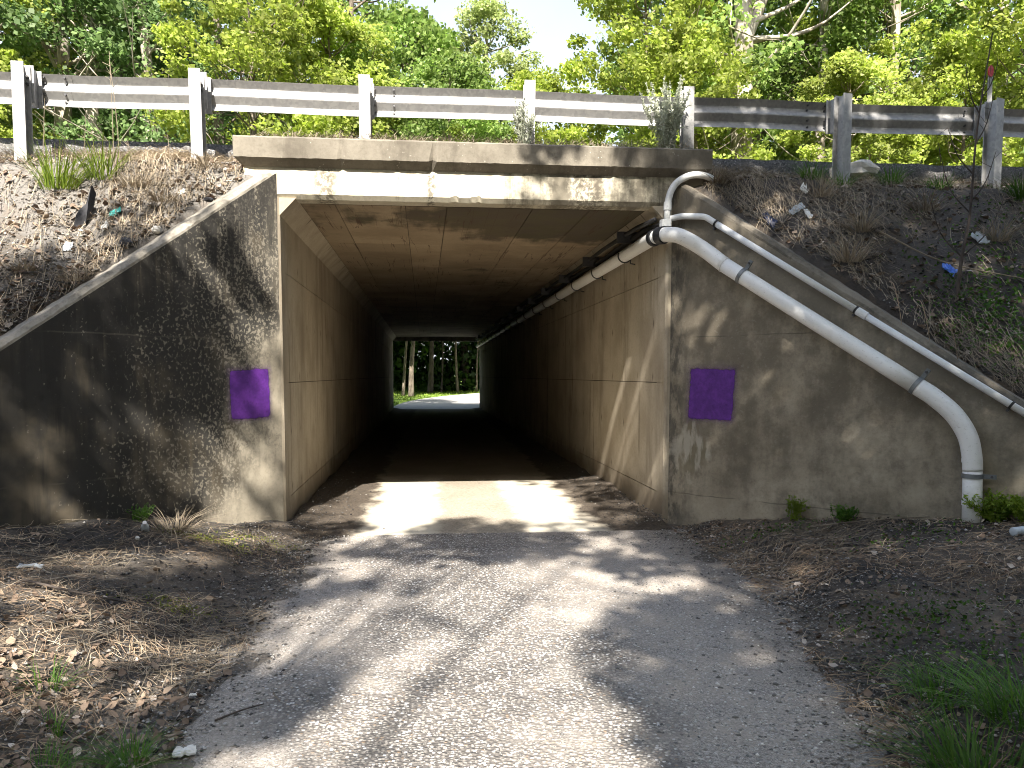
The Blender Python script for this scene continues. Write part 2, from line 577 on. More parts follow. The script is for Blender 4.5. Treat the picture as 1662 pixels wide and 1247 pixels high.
def mat_pvc(name, c=(.89, .89, .87)):
    t = NT(name)
    g = t.step(t.noise(5, 6, .7), .52, .72)
    col = t.mix(t.math('MULTIPLY', g, .22), c, (.50, .47, .40))
    sc = t.step(t.noise(40, 3, .6, vec=t.vscale((1, 1, 3))), .62, .68)
    col = t.mix(t.math('MULTIPLY', sc, .35), col, (.25, .23, .19))
    t.color(col)
    t.b.inputs['Roughness'].default_value = .45
    return t.m


M = dict(
    lwing=mat_left_wing(), rwing=mat_right_wing(), header=mat_header(), cap=mat_cap(),
    twall=mat_tunnel_wall(), soffit=mat_soffit(), slab=mat_slab(),
    coping=mat_stain_plain('concrete_coping', (.34, .31, .26), (.22, .20, .165), (.085, .076, .06), .7),
    copingr=mat_stain_plain('concrete_coping_dark', (.25, .22, .175), (.15, .13, .10), (.055, .048, .036), .7),  # darker, browner coping colour for the right wing
    joint=plain('joint_shadow_gap', (.075, .058, .042), .95),
    path=mat_path(), soil=mat_soil(), bank=mat_bank(), asph=mat_asphalt(), asphedge=mat_asphalt('asphalt_edge', .055, .19),
    verge=plain('verge_grass_soil', (.07, .11, .03), .95, var=.5, vscale=2),
    paint=mat_paint(), galv=mat_galv(), pvc=mat_pvc('white_pvc'), conduit=mat_pvc('grey_pvc', (.76, .77, .76)),
    strap=plain('strap_steel', (.20, .215, .225), .5, .4), rubber=plain('black_rubber', (.018, .019, .024), .55),
    black=plain('black_cable', (.02, .02, .02), .6), bolt=plain('bolt_steel', (.09, .09, .095), .5, .5),
    red=plain('red_reflector', (.55, .02, .03), .3), white=plain('white_paper', (.80, .79, .76), .7, var=.06),
    bark_pale=mat_bark('pale_bark', (.50, .45, .37), (.22, .185, .145), 4),
    bark=mat_bark('brown_bark', (.24, .20, .155), (.10, .08, .06)),
    bark_dark=mat_bark('dark_bark', (.095, .075, .062), (.035, .028, .024)),
    leaf_y=mat_leaf('leaf_yellow_green', (.27, .36, .06), (.48, .53, .15), .5),
    leaf_g=mat_leaf('leaf_mid_green', (.15, .25, .055), (.32, .42, .13), .45),
    leaf_d=mat_leaf('leaf_deep_green', (.10, .18, .06), (.24, .34, .13), .45),
    leaf_p=mat_leaf('leaf_pale_green', (.24, .31, .10), (.40, .45, .19), .45),
    leaf_w=mat_leaf('leaf_woodland', (.022, .055, .015), (.07, .13, .026), .35),  # dark leaf copy, woodland shade put into the colour
    grass=mat_leaf('grass_green', (.055, .14, .022), (.12, .23, .035), .35),
    grass_y=mat_leaf('grass_bright', (.16, .26, .03), (.28, .36, .06), .4),
    straw=mat_leaf('dry_straw', (.20, .16, .11), (.50, .42, .31), .15, .8),
    needle=mat_leaf('pine_straw', (.14, .09, .06), (.40, .30, .20), 0, .85),
    litter=mat_leaf('dead_leaf', (.13, .088, .065), (.36, .275, .205), .1, .8, alt=(.55, .48, .42)),
    silver=mat_leaf('silver_weed', (.42, .45, .34), (.62, .64, .52), .3),
    stones=mat_leaf('loose_stones', (.13, .127, .125), (.50, .48, .455), 0, .9, alt=(.66, .64, .61)),
    crumble=mat_leaf('crumbled_asphalt', (.085, .08, .077), (.30, .28, .255), 0, .9, alt=(.46, .44, .41)),
    grit=mat_leaf('dark_gravel', (.025, .025, .027), (.13, .125, .12), 0, .9, alt=(.42, .40, .38)),
    moss=mat_leaf('moss', (.14, .19, .02), (.25, .28, .04), .2),
    plastic=plain('clear_plastic', (.55, .60, .64), .25, var=.1), blue=plain('blue_wrapper', (.05, .16, .62), .35),
    navy=plain('navy_plastic', (.015, .022, .06), .5), teal=plain('teal_wrapper', (.03, .33, .30), .4),
    charred=plain('charred_wood', (.03, .03, .034), .9, var=.4, vscale=20), rock=plain('pale_rock', (.55, .53, .49), .9, var=.25, vscale=12),
    darkrock=plain('dark_rock', (.05, .05, .055), .9, var=.4, vscale=25),
    greyplastic=plain('grey_plastic', (.34, .37, .40), .5),
)

# ------------------------------------------------------------------ mesh helpers
def tagp(o, **kw):
    for k, v in kw.items():
        if v is not None:
            o[k] = v
    return o


def wloc(o):
    v = Vector((0, 0, 0))
    while o is not None:
        v = v + o.location
        o = o.parent
    return v


def thing(name, label, cat, loc=(0, 0, 0), group=None):
    o = bpy.data.objects.new(name, None)
    COL.objects.link(o)
    o.location = loc
    o.empty_display_size = .2
    return tagp(o, label=label, category=cat, group=group)


def mesh_data(name, verts, faces, mats, smooth=False, midx=None):
    me = bpy.data.meshes.new(name)
    v = np.asarray(verts, dtype=np.float32)
    if isinstance(faces, np.ndarray):
        k = faces.shape[1]
        n = faces.shape[0]
        me.vertices.add(len(v))
        me.vertices.foreach_set('co', v.ravel())
        me.loops.add(n * k)
        me.loops.foreach_set('vertex_index', faces.astype(np.int32).ravel())
        me.polygons.add(n)
        me.polygons.foreach_set('loop_start', np.arange(0, n * k, k, dtype=np.int32))
        me.update(calc_edges=True)
    else:
        me.from_pydata([tuple(map(float, p)) for p in v], [], faces)
    for m in (mats if isinstance(mats, (list, tuple)) else [mats]):
        me.materials.append(m)
    if midx is not None:
        me.polygons.foreach_set('material_index', np.asarray(midx, dtype=np.int32))
    if smooth:
        me.polygons.foreach_set('use_smooth', np.ones(len(me.polygons), dtype=bool))
    me.update()
    return me


def obj(name, verts, faces, mat, parent=None, smooth=False, origin=None, **props):
    """verts in world space; origin (or the parent's place) becomes the local zero."""
    v = np.asarray(verts, dtype=float)
    base = np.array(wloc(parent)) if parent is not None else np.zeros(3)
    off = np.array(origin, dtype=float) if origin is not None else base
    me = mesh_data(name, v - off, faces, mat, smooth)
    o = bpy.data.objects.new(name, me)
    COL.objects.link(o)
    o.parent = parent
    o.location = tuple(off - base)
    return tagp(o, **props)


def copy_tree(o, parent=None):
    c = o.copy()
    COL.objects.link(c)
    c.parent = parent
    for ch in list(o.children):
        copy_tree(ch, c)
    return c


def box(x0, x1, y0, y1, z0, z1):
    v = [(x, y, z) for z in (z0, z1) for y in (y0, y1) for x in (x0, x1)]
    f = [(0, 2, 3, 1), (4, 5, 7, 6), (0, 1, 5, 4), (2, 6, 7, 3), (0, 4, 6, 2), (1, 3, 7, 5)]
    return v, f


def merge(*vf):
    V, F = [], []
    for v, f in vf:
        o = len(V)
        V += [tuple(p) for p in v]
        F += [tuple(i + o for i in q) for q in f]
    return V, F


def prism(poly, axis, a, b):
    """closed 2D outline swept from a to b along axis ('x' -> outline is (y,z); 'y' -> (x,z); 'z' -> (x,y))."""
    n = len(poly)
    V = []
    for c in (a, b):
        for p, q in poly:
            V.append({'x': (c, p, q), 'y': (p, c, q), 'z': (p, q, c)}[axis])
    F = [tuple(range(n - 1, -1, -1)), tuple(range(n, 2 * n))]
    F += [(i, (i + 1) % n, n + (i + 1) % n, n + i) for i in range(n)]
    return V, F


def tube(pts, rad, seg=10, caps=True):
    P = np.asarray(pts, dtype=float)
    n = len(P)
    rad = np.full(n, rad) if np.isscalar(rad) else np.asarray(rad, float)
    T = np.gradient(P, axis=0)
    T /= np.linalg.norm(T, axis=1)[:, None] + 1e-9
    up = np.array([0, 0, 1.0]) if abs(T[0][2]) < .9 else np.array([1.0, 0, 0])
    V = []
    u = np.cross(T[0], up)
    for i in range(n):
        u = u - T[i] * u.dot(T[i])
        u /= np.linalg.norm(u) + 1e-9
        w = np.cross(T[i], u)
        for k in range(seg):
            a = 2 * math.pi * k / seg
            V.append(P[i] + rad[i] * (math.cos(a) * u + math.sin(a) * w))
    F = []
    for i in range(n - 1):
        for k in range(seg):
            k2 = (k + 1) % seg
            F.append((i * seg + k, i * seg + k2, (i + 1) * seg + k2, (i + 1) * seg + k))
    if caps:
        F.append(tuple(range(seg - 1, -1, -1)))
        F.append(tuple((n - 1) * seg + k for k in range(seg)))
    return V, F


def smooth_path(pts, sub=6):
    P = np.asarray(pts, float)
    P = np.vstack([2 * P[0] - P[1], P, 2 * P[-1] - P[-2]])
    out = []
    for i in range(1, len(P) - 2):
        for s in np.linspace(0, 1, sub, endpoint=False):
            a, b, c, d = P[i - 1:i + 3]
            out.append(.5 * (2 * b + (c - a) * s + (2 * a - 5 * b + 4 * c - d) * s * s + (-a + 3 * b - 3 * c + d) * s ** 3))
    out.append(P[-2])
    return np.array(out)


def sst(x, a, b):
    t = np.clip((np.asarray(x, float) - a) / (b - a), 0, 1)
    return t * t * (3 - 2 * t)


# value noise for terrain
_NG = np.random.RandomState(5).rand(64, 64)
def vnoise(x, y, s):
    x = np.asarray(x, float) * s + 100
    y = np.asarray(y, float) * s + 100
    xi = np.floor(x).astype(int)
    yi = np.floor(y).astype(int)
    fx = x - xi
    fy = y - yi
    fx = fx * fx * (3 - 2 * fx)
    fy = fy * fy * (3 - 2 * fy)
    g = lambda i, j: _NG[i % 64, j % 64]
    return (g(xi, yi) * (1 - fx) * (1 - fy) + g(xi + 1, yi) * fx * (1 - fy) + g(xi, yi + 1) * (1 - fx) * fy + g(xi + 1, yi + 1) * fx * fy) - .5


def path_l(y):
    return -1.18 + .10 * vnoise(np.zeros_like(y) + 3.3, y, 1.7)
def path_r(y):
    return np.clip(1.85 + .22 * (y - 2.8), 1.6, 2.45) + .12 * vnoise(np.zeros_like(y) + 8.3, y, 1.7)


def ground_z(x, y):
    x = np.asarray(x, float)
    y = np.asarray(y, float)
    sl = np.clip(path_l(y) - x, 0, None)
    sr = np.clip(x - path_r(y), 0, None)
    s = np.maximum(sl, sr)
    rise = .62 * (1 - np.exp(-s * .50)) * sst(s, -.1, .5)
    fade = 1 - sst(y, 7.9, 8.8)
    z = rise * fade
    rough = sst(s, 0, .5) * fade
    z = z + rough * (.07 * vnoise(x, y, 2.1) + .035 * vnoise(x, y, 6.3) + .016 * vnoise(x, y, 17))
    z = z + (1 - rough) * .008 * vnoise(x, y, 2.5) * fade
    z = z + .032 * np.clip(y - 36, 0, 20)
    return z


def bank_z(x, y):
    x = np.asarray(x, float)
    y = np.asarray(y, float)
    z = np.where(y < 7.8, 3.46 - 1.042 * (7.8 - y), 3.46 + .28 * sst(y, 7.5, 8.65))
    edge = 1 - sst(y, 8.3, 8.6)
    return z + edge * (.10 * vnoise(x, y, 1.6) + .06 * vnoise(x, y, 5.1) + .025 * vnoise(x, y, 14))


def grid_mesh(xs, ys, zf):
    XX, YY = np.meshgrid(xs, ys)
    V = np.stack([XX, YY, zf(XX, YY)], -1).reshape(-1, 3)
    nx, ny = len(xs), len(ys)
    i = np.arange(nx - 1)[None, :] + nx * np.arange(ny - 1)[:, None]
    i = i.ravel()
    return V, np.stack([i, i + 1, i + nx + 1, i + nx], 1)


# ------------------------------------------------------------------ terrain, path, road
xs = np.concatenate([[-900, -300, -100, -50, -30, -18, -12], np.arange(-8, -4.5, .4), np.arange(-4.5, 5.6, .05), np.arange(5.6, 9, .4), [12, 18, 30, 50, 100, 300, 900]])
ys = np.concatenate([[-900, -300, -100, -50, -25, -12, -6, -3], np.arange(-1, 1.6, .3), np.arange(1.6, 8.4, .05), np.arange(8.4, 34, 1.6), np.arange(34, 60, .6), [70, 100, 200, 400, 900]])
V, F = grid_mesh(xs, ys, ground_z)
obj('ground', V, F, M['soil'], smooth=True, kind='structure', label='dark soil and litter ground beside the path')

# near path: its edge rows dive under the soil so that the border is ragged
ys = np.arange(-4, 7.47, .05)
us = np.linspace(0, 1, 80)
UU, YY = np.meshgrid(us, ys)
x0 = path_l(YY) - .35 + .4 * vnoise(UU * 0 + 5, YY, 3.1)
x1 = path_r(YY) + .45 + .5 * vnoise(UU * 0 + 9, YY, 2.7)
XX = x0 + (x1 - x0) * UU
edge = np.minimum(UU, 1 - UU) * (x1 - x0)
ZZ = ground_z(XX, YY) + .012 - .03 * (1 - sst(edge, 0, .5)) - .07 * np.clip(vnoise(XX, YY, 4.2) + .1, 0, 1) * (1 - sst(edge, .1, .9)) - .06 * np.clip(vnoise(XX, YY, 11.0), 0, 1) * (1 - sst(edge, .1, .8))
V = np.stack([XX, YY, ZZ], -1).reshape(-1, 3)
i = (np.arange(79)[None, :] + 80 * np.arange(len(ys) - 1)[:, None]).ravel()
obj('path', V, np.stack([i, i + 1, i + 81, i + 80], 1), M['path'], smooth=True, kind='structure', label='worn gravelly asphalt path leading into the underpass')

# path beyond the underpass, swinging away to the right
ys = np.arange(35.05, 62, .5)
V = []
for y in ys:
    d = y - 36
    xl = -1.95 + (.022 * d * d + .0006 * d ** 3 if d > 0 else 0)
    for u in np.linspace(0, 1, 9):
        x = xl + u * (5.2 + .25 * max(0, d))
        V.append((x, y, float(ground_z(x, y)) + .02))
F = [(r * 9 + k, r * 9 + k + 1, r * 9 + k + 10, r * 9 + k + 9) for r in range(len(ys) - 1) for k in range(8)]
obj('exit_path', V, F, plain('exit_asphalt', (.42, .405, .39), .9, var=.12, vscale=3), smooth=True, kind='structure')

SH = -0.0125
def sh(v):
    return [(p[0] + SH * (p[1] - 7.8), p[1], p[2]) for p in v]

xs = np.linspace(-1.47, 2.36, 60)
ys = np.concatenate([np.arange(7.40, 12, .05), np.arange(12, 35.3, .5)])
V, F = grid_mesh(xs, ys, lambda x, y: .022 + .012 * vnoise(x, y, 4) * sst(np.abs(x - .45), 1.0, 1.5) + .10 * sst(np.abs(x - .45), 1.45, 1.95) * (.6 + vnoise(x, y, 2.3)) * sst(y, 7.5, 8.4) - .02 * (1 - sst(y, 7.4, 7.46)))
obj('tunnel_floor', sh(V), F, M['slab'], smooth=True, kind='structure', label='concrete floor of the underpass, part covered in grit')

def bank_side(sgn, xw):
    ys = np.concatenate([np.arange(3.6, 8.72, .05)])
    nu = 150
    u = np.linspace(0, 1, nu)
    V = []
    for y in ys:
        inner = xw + sgn * (max(0.0, 7.8 - y) * 1.0 + .17)
        if y > 7.72:
            inner = xw + sgn * .22
        x = inner + sgn * (45 * u ** 3.2 + 3.2 * u)
        z = bank_z(x, np.full_like(x, y))
        z = z - .14 * (1 - sst(np.abs(x - inner), 0, .16)) * (y < 7.75)
        V.append(np.stack([x, np.full_like(x, y), z], 1))
    V = np.concatenate(V)
    i = (np.arange(nu - 1)[None, :] + nu * np.arange(len(ys) - 1)[:, None]).ravel()
    q = np.stack([i, i + 1, i + nu + 1, i + nu], 1)
    return V, (q if sgn > 0 else q[:, ::-1])

V, F = bank_side(-1, -1.5)
obj('embankment', V, F, M['bank'], smooth=True, kind='structure', label='gritty embankment with dry grass above the left wing wall')
V, F = bank_side(1, 2.42)
obj('embankment', V, F, M['bank'], smooth=True, kind='structure', label='dark shaded embankment above the right wing wall')

# road deck: asphalt sheet with a broken edge, and the strip of soil lying on the slab in front of it
xs = np.concatenate([[-300, -100, -40, -15], np.arange(-8, 11, .06), [15, 40, 100, 300]])
n = len(xs)
yb = 8.70 + .05 * vnoise(xs, xs * 0, 5) + .03 * vnoise(xs, xs * 0, 17)
V = np.concatenate([np.stack([xs, yb + .03, np.full(n, 3.64)], 1), np.stack([xs, yb, 3.85 + .02 * vnoise(xs, xs * 0 + 2, 9)], 1), np.stack([xs, yb + .015, np.full(n, 4.005)], 1), np.stack([xs, np.full(n, 16.5), np.full(n, 4.06)], 1), np.stack([xs, np.full(n, 16.5), np.full(n, 3.5)], 1)])
F = np.concatenate([np.stack([np.arange(n - 1) + r * n, np.arange(n - 1) + 1 + r * n, np.arange(n - 1) + 1 + (r + 1) * n, np.arange(n - 1) + (r + 1) * n], 1) for r in range(4)])
obj('road', V, F, M['asphedge'], kind='structure', label='asphalt road with a broken edge running over the underpass')
xs = np.arange(-1.75, 2.72, .06)
ys = np.arange(7.74, 8.74, .05)
V, F = grid_mesh(xs, ys, lambda x, y: 3.80 + .05 * sst(y, 7.74, 7.95) + .06 * sst(y, 7.8, 8.7) + .05 * vnoise(x, y, 4) * sst(y, 7.74, 7.9))
obj('verge', V, F, M['bank'], smooth=True, kind='structure', label='strip of gritty soil on top of the deck')
xs = np.concatenate([[-300, -100, -50], np.arange(-30, 32, 1.5), [50, 100, 300]])
V, F = grid_mesh(xs, np.arange(16.45, 35.3, 1.2), lambda x, y: 4.03 + .3 * vnoise(x, y, .3) * sst(y, 17, 20) - .3 * sst(y, 30, 35))
obj('far_verge', V, F, M['verge'], smooth=True, kind='structure')
for sgn, a in ((-1, -2.4), (1, 2.9)):
    xs = np.concatenate([np.arange(0, 6, .6), np.arange(6, 40, 4), [80, 300]])
    V, F = grid_mesh(xs, np.arange(34.6, 39.5, .4), lambda x, y: 3.75 * (1 - sst(y, 35, 39)) - .1 + .15 * vnoise(x, y, .8))
    V[:, 0] = a + sgn * V[:, 0]
    obj('far_embankment', V, F if sgn > 0 else F[:, ::-1], M['verge'], smooth=True, kind='structure')

# ------------------------------------------------------------------ the underpass
UP = thing('underpass', 'weathered concrete box underpass with flared wing walls beneath the road', 'underpass', (.45, 7.8, 0))
XL, XR = -1.48, 2.37
ZS = 3.25
r2 = np.random.RandomState(3)

# deck cap: chamfered underneath at the front and at both ends, edges slightly chipped
def cap_mesh():
    xs = np.linspace(-1.88, 2.80, 118)
    V = []
    ring = [(8.62, 3.545), (7.795, 3.545), (7.705, 3.612), (7.700, 3.795), (7.715, 3.812), (8.62, 3.812)]
    n = len(ring)
    for k, x in enumerate(xs):
        e = min(x + 1.88, 2.80 - x)
        for j, (y, z) in enumerate(ring):
            xx = x
            if j in (0, 1):
                xx = min(max(x, -1.79), 2.72)
            jit = r2.normal(0, .0015) if j in (2, 3, 4) else 0
            chip = -abs(r2.normal(0, .012)) if (j == 2 and r2.rand() < .06) else 0
            V.append((xx, y + abs(jit) - chip, z + jit - chip * .8))
    F = []
    for k in range(len(xs) - 1):
        for j in range(n):
            F.append((k * n + j, k * n + (j + 1) % n, (k + 1) * n + (j + 1) % n, (k + 1) * n + j))
    F.append(tuple(range(n - 1, -1, -1)))
    F.append(tuple((len(xs) - 1) * n + j for j in range(n)))
    return V, F
obj('deck_cap', *cap_mesh(), M['cap'], UP, label='grime-darkened concrete edge beam along the deck')

# header over the opening with a chamfered lower arris and small haunches in both corners
def header_mesh():
    xs = np.linspace(-1.80, 2.74, 140)
    V, F = [], []
    for x in xs:
        j1, j2 = r2.normal(0, .0008, 2)
        chip = abs(r2.normal(0, .012)) if (.05 < x < .55 and r2.rand() < .4) else 0
        V += [(x, 7.80, 3.548), (x, 7.80, ZS + .045 + j1 + chip), (x, 7.835, ZS + .003 + j2 + chip * .5), (x, 8.02, ZS + .003), (x, 8.02, 3.548)]
    for k in range(len(xs) - 1):
        for j in range(5):
            F.append((k * 5 + j, (k + 1) * 5 + j, (k + 1) * 5 + (j + 1) % 5, k * 5 + (j + 1) % 5))
    F += [(4, 3, 2, 1, 0), tuple((len(xs) - 1) * 5 + j for j in range(5))]
    return V, F
obj('header', *header_mesh(), M['header'], UP, label='sunlit cream concrete header above the opening')
for sgn, a in ((1, XL), (-1, XR)):
    pv, pf = prism([(a, ZS - .16), (a, ZS + .01), (a + sgn * .16, ZS + .01)], 'y', 7.803, 35.0)
    obj('haunch', sh(pv), pf, M['twall'], UP)
    # corner pier between the opening and the wing wall
    b0, b1 = (a - .09, a) if sgn > 0 else (a, a + .09)
    pv, pf = prism([(b0, 7.802), (b1 - .02 * (sgn > 0), 7.802), (b1, 7.83), (b1, 8.1), (b0, 8.1)] if sgn > 0 else [(b0, 7.83), (b0 + .02, 7.802), (b1, 7.802), (b1, 8.1), (b0, 8.1)], 'z', -.3, ZS + .02)
    obj('corner_pier', pv, pf, M['twall'], UP)

# tunnel walls: backing walls carrying formwork panels with recessed joints
rows = [(-.15, .30), (.308, 1.465), (1.473, 2.568), (2.576, ZS - .01)]
PL = 1.95
for sgn, a in ((-1, XL), (1, XR)):
    bx0, bx1 = (a - .4, a - .012) if sgn < 0 else (a + .012, a + .4)
    bv, bf = box(bx0, bx1, 7.9, 35.0, -.3, ZS + .3)
    wall = obj('tunnel_wall', sh(bv), bf, M['joint'], UP)
    first = {}
    y = 7.83
    k = 0
    while y < 34.9:
        yl = (9.48 - 7.83) if k == 0 else PL
        yl = min(yl, 34.98 - y)
        for rI, (z0, z1) in enumerate(rows):
            key = (rI, round(yl, 3))
            xx = a + SH * (y - 7.8)
            if key not in first:
                g = .008
                px0, px1 = (-.03, 0) if sgn < 0 else (0, .03)
                v, f = box(px0, px1, 0, yl - g, z0, z1)
                v = [(p[0] + SH * p[1], p[1], p[2]) for p in v]
                first[key] = mesh_data('wall_panel', v, f, M['twall'])
            o = bpy.data.objects.new('wall_panel', first[key])
            COL.objects.link(o)
            o.parent = wall
            jx = r2.uniform(-.002, .002)
            o.location = (xx + jx - .45, y - 7.8, 0)
        y += yl
        k += 1

# soffit slab with board panels
sv, sf = box(XL - .3, XR + .3, 8.02, 35.0, ZS + .012, ZS + .29)
slab = obj('soffit', sh(sv), sf, M['joint'], UP)
cols = [(XL + .17, -.98), (-.972, -.28), (-.272, .14), (.148, 1.02), (1.028, 1.62), (1.628, XR - .17)]
first = {}
y, k = 8.03, 0
lens = [2.3, 2.1, 2.4]
while y < 34.9:
    yl = min(lens[k % 3], 34.98 - y)
    for cI, (x0, x1) in enumerate(cols):
        key = (cI, round(yl, 3))
        if key not in first:
            v, f = box(x0, x1, 0, yl - .009, ZS, ZS + .02)
            v = [(p[0] + SH * p[1], p[1], p[2]) for p in v]
            first[key] = mesh_data('soffit_panel', v, f, M['soffit'])
        o = bpy.data.objects.new('soffit_panel', first[key])
        COL.objects.link(o)
        o.parent = slab
        o.location = (SH * (y - 7.8) - .45, y - 7.8, r2.uniform(-.0015, .0015))
    y += yl
    k += 1

# wing walls: flared 45 degrees, raked tops with a coping strip that shows its chamfer
def wing(sgn, xw, zc, slope, length, mat, copm, label):
    d = np.array([sgn, -1.0, 0]) / math.sqrt(2)
    nb = np.array([sgn, 1.0, 0]) / math.sqrt(2)     # away from the viewer
    c0 = np.array([xw, 7.8, 0])
    nt, nz = 70, 26
    ts = np.linspace(.0, length, nt)
    V, F = [], []
    for t in ts:
        z1 = zc - slope * t - .07
        for u in np.linspace(0, 1, nz):
            V.append(c0 + d * t + np.array([0, 0, -.4 + (z1 + .4) * u]) + nb * r2.normal(0, .0012))
    for i in range(nt - 1):
        for j in range(nz - 1):
            q = (i * nz + j, (i + 1) * nz + j, (i + 1) * nz + j + 1, i * nz + j + 1)
            F.append(q if sgn > 0 else q[::-1])
    o = len(V)
    for t in ts:
        z1 = zc - slope * t - .07
        V += [c0 + d * t + nb * .33 + np.array([0, 0, -.4]), c0 + d * t + nb * .33 + np.array([0, 0, z1])]
    for i in range(nt - 1):
        q = (o + 2 * i, o + 2 * i + 1, o + 2 * i + 3, o + 2 * i + 2)
        F.append(q if sgn > 0 else q[::-1])
        q = (i * nz + nz - 1, (i + 1) * nz + nz - 1, o + 2 * i + 3, o + 2 * i + 1)
        F.append(q if sgn > 0 else q[::-1])
    F.append(tuple([j for j in range(nz)] + [o + 1, o]))
    F.append(tuple([(nt - 1) * nz + j for j in range(nz)][::-1] + [o + 2 * nt - 2, o + 2 * nt - 1]))
    w = obj('wing_wall', V, F, mat, UP, label=label)
    # coping
    V, F = [], []
    nt2 = 90
    sec = [(-.001, -.072), (-.001, -.045), (.035, 0.0), (.33, .0), (.33, -.072)]
    for t in np.linspace(0, length, nt2):
        z1 = zc - slope * t
        for (q, z) in sec:
            ch = r2.normal(0, .003)
            e = sst(t, 0, .10) * .0 - (1 - float(sst(t, 0, .14))) * .05
            V.append(c0 + d * t + nb * (q + abs(ch) * (q < .1)) + np.array([0, 0, z1 + z + (e if z > -.06 else 0) + (ch if z > -.05 else 0)]))
    for i in range(nt2 - 1):
        for j in range(4):
            q = (i * 5 + j, (i + 1) * 5 + j, (i + 1) * 5 + j + 1, i * 5 + j + 1)
            F.append(q if sgn > 0 else q[::-1])
    F.append((0, 1, 2, 3, 4))
    F.append(tuple((nt2 - 1) * 5 + j for j in range(5)))
    obj('coping', V, F, copm, w)
    return w, c0, d, nb

LW, lc, ld, lnb = wing(-1, -1.5, 3.56, .737, 4.3, M['lwing'], M['coping'], 'left wing wall blackened by mould with peeling flakes')
RW, rc, rd, rnb = wing(1, 2.42, 3.56, .725, 4.3, M['rwing'], M['copingr'], 'grey-brown blotched right wing wall behind the pipes')

def painted(parent, c0, d, nb, t0, t1, z0, z1, sk, label):
    """thin sprayed sheet 3 mm off the wall face"""
    n = 12
    V, F, UV = [], [], []
    for i in range(n + 1):
        for j in range(n + 1):
            u, v = -1.16 + 2.32 * i / n, -1.16 + 2.32 * j / n
            t = (t0 + t1) / 2 + (t1 - t0) / 2 * u + sk[0] * v
            z = (z0 + z1) / 2 + (z1 - z0) / 2 * v + sk[1] * u
            V.append(c0 + d * t + np.array([0, 0, z]) - nb * .0045)
            UV.append((u * .86, v * .86))
    for i in range(n):
        for j in range(n):
            F.append((i * (n + 1) + j, (i + 1) * (n + 1) + j, (i + 1) * (n + 1) + j + 1, i * (n + 1) + j + 1))
    o = obj('painted_square', V, F, M['paint'], parent, label=label)
    ul = o.data.uv_layers.new(name='UVMap')
    for lp in o.data.loops:
        ul.data[lp.index].uv = UV[lp.vertex_index]
    return o
Q = math.sqrt(2)
painted(LW, lc, ld, lnb, .085 * Q, .40 * Q, 1.12, 1.615, (0, -.008), 'purple spray-painted square on the blackened left wing wall')
painted(RW, rc, rd, rnb, .145 * Q, .505 * Q, 1.085, 1.625, (.012, -.006), 'purple spray-painted square on the right wing wall below the pipe')

# far portal
for x0, x1 in ((-9, -1.9), (2.10, 9.5)):
    obj('far_headwall', *box(x0, x1, 34.9, 35.25, -.5, 4.05), M['coping'], UP)
obj('far_headwall', *box(-1.899, 2.099, 34.99, 35.25, 3.07, 4.05), M['coping'], UP)

# ------------------------------------------------------------------ pipes
def ring_strap(parent, p, tdir, r, width, mat, name='strap', tab=None, seg=24):
    """flat band round a pipe; tab = direction of the foot bolted to the wall"""
    tdir = np.array(tdir) / np.linalg.norm(tdir)
    o = obj(name, *tube([np.array(p) - tdir * width / 2, np.array(p) + tdir * width / 2], r, seg), mat, parent)
    if tab is not None:
        tab = np.array(tab) / np.linalg.norm(tab)
        s = np.cross(tdir, tab)
        a = np.array(p) + tab * (r - .01)
        b = np.array(p) + tab * (r + .085)
        V = []
        for q in (a, b):
            for du in (-1, 1):
                for dv in (-1, 1):
                    V.append(q + tdir * du * width / 2 + s * dv * .010)
        f = [(0, 1, 3, 2), (4, 6, 7, 5), (0, 2, 6, 4), (1, 5, 7, 3), (0, 4, 5, 1), (2, 3, 7, 6)]
        obj('tab', V, f, mat, o)
        bp = np.array(p) + tab * (r + .055)
        obj('bolt', *tube([bp - s * .012, bp + s * .028], .011, 6), M['bolt'], o)
    return o

def wallp(t, z, off, c0=rc, d=rd, nb=rnb):
    return c0 + d * t - nb * off + np.array([0, 0, z])

BP = thing('drain_pipe', 'thick white plastic drain pipe strapped along the right wing wall', 'pipe', (4.30, 5.76, .4))
pr = .072
ptop = np.array([2.345, 7.70, 2.945])
bend1 = smooth_path([(2.31, 7.60, 2.95), (2.40, 7.54, 2.925), wallp(.30, 2.765, .11), wallp(.53, 2.585, .11)], 8)
bend1 = smooth_path([(2.262, 7.74, 2.948), (2.33, 7.625, 2.942), (2.43, 7.52, 2.905), wallp(.40, 2.775, .11), wallp(.618, 2.604, .11)], 8)
obj('pipe_section', *tube(bend1, pr + .002, 20), M['pvc'], BP, smooth=True)
t1, z1, t2, z2 = .618, 2.604, 2.343, 1.449
straight = [wallp(t1 + (t2 - t1) * u, z1 + (z2 - z1) * u, .11) for u in np.linspace(0, 1, 8)]
obj('pipe_section', *tube(straight, pr, 20), M['pvc'], BP, smooth=True)
bend2 = smooth_path([wallp(2.343, 1.449, .11), wallp(2.47, 1.36, .11), wallp(2.615, 1.225, .11), wallp(2.715, 1.06, .11), wallp(2.752, .90, .11), wallp(2.762, .78, .11)], 6)
obj('pipe_section', *tube(bend2, pr + .002, 20), M['pvc'], BP, smooth=True)
obj('pipe_section', *tube([wallp(2.762, .78, .11), wallp(2.766, .60, .11), wallp(2.772, .25, .11)], pr - .001, 20), M['pvc'], BP, smooth=True)
tdir = np.array(straight[-1]) - np.array(straight[0])
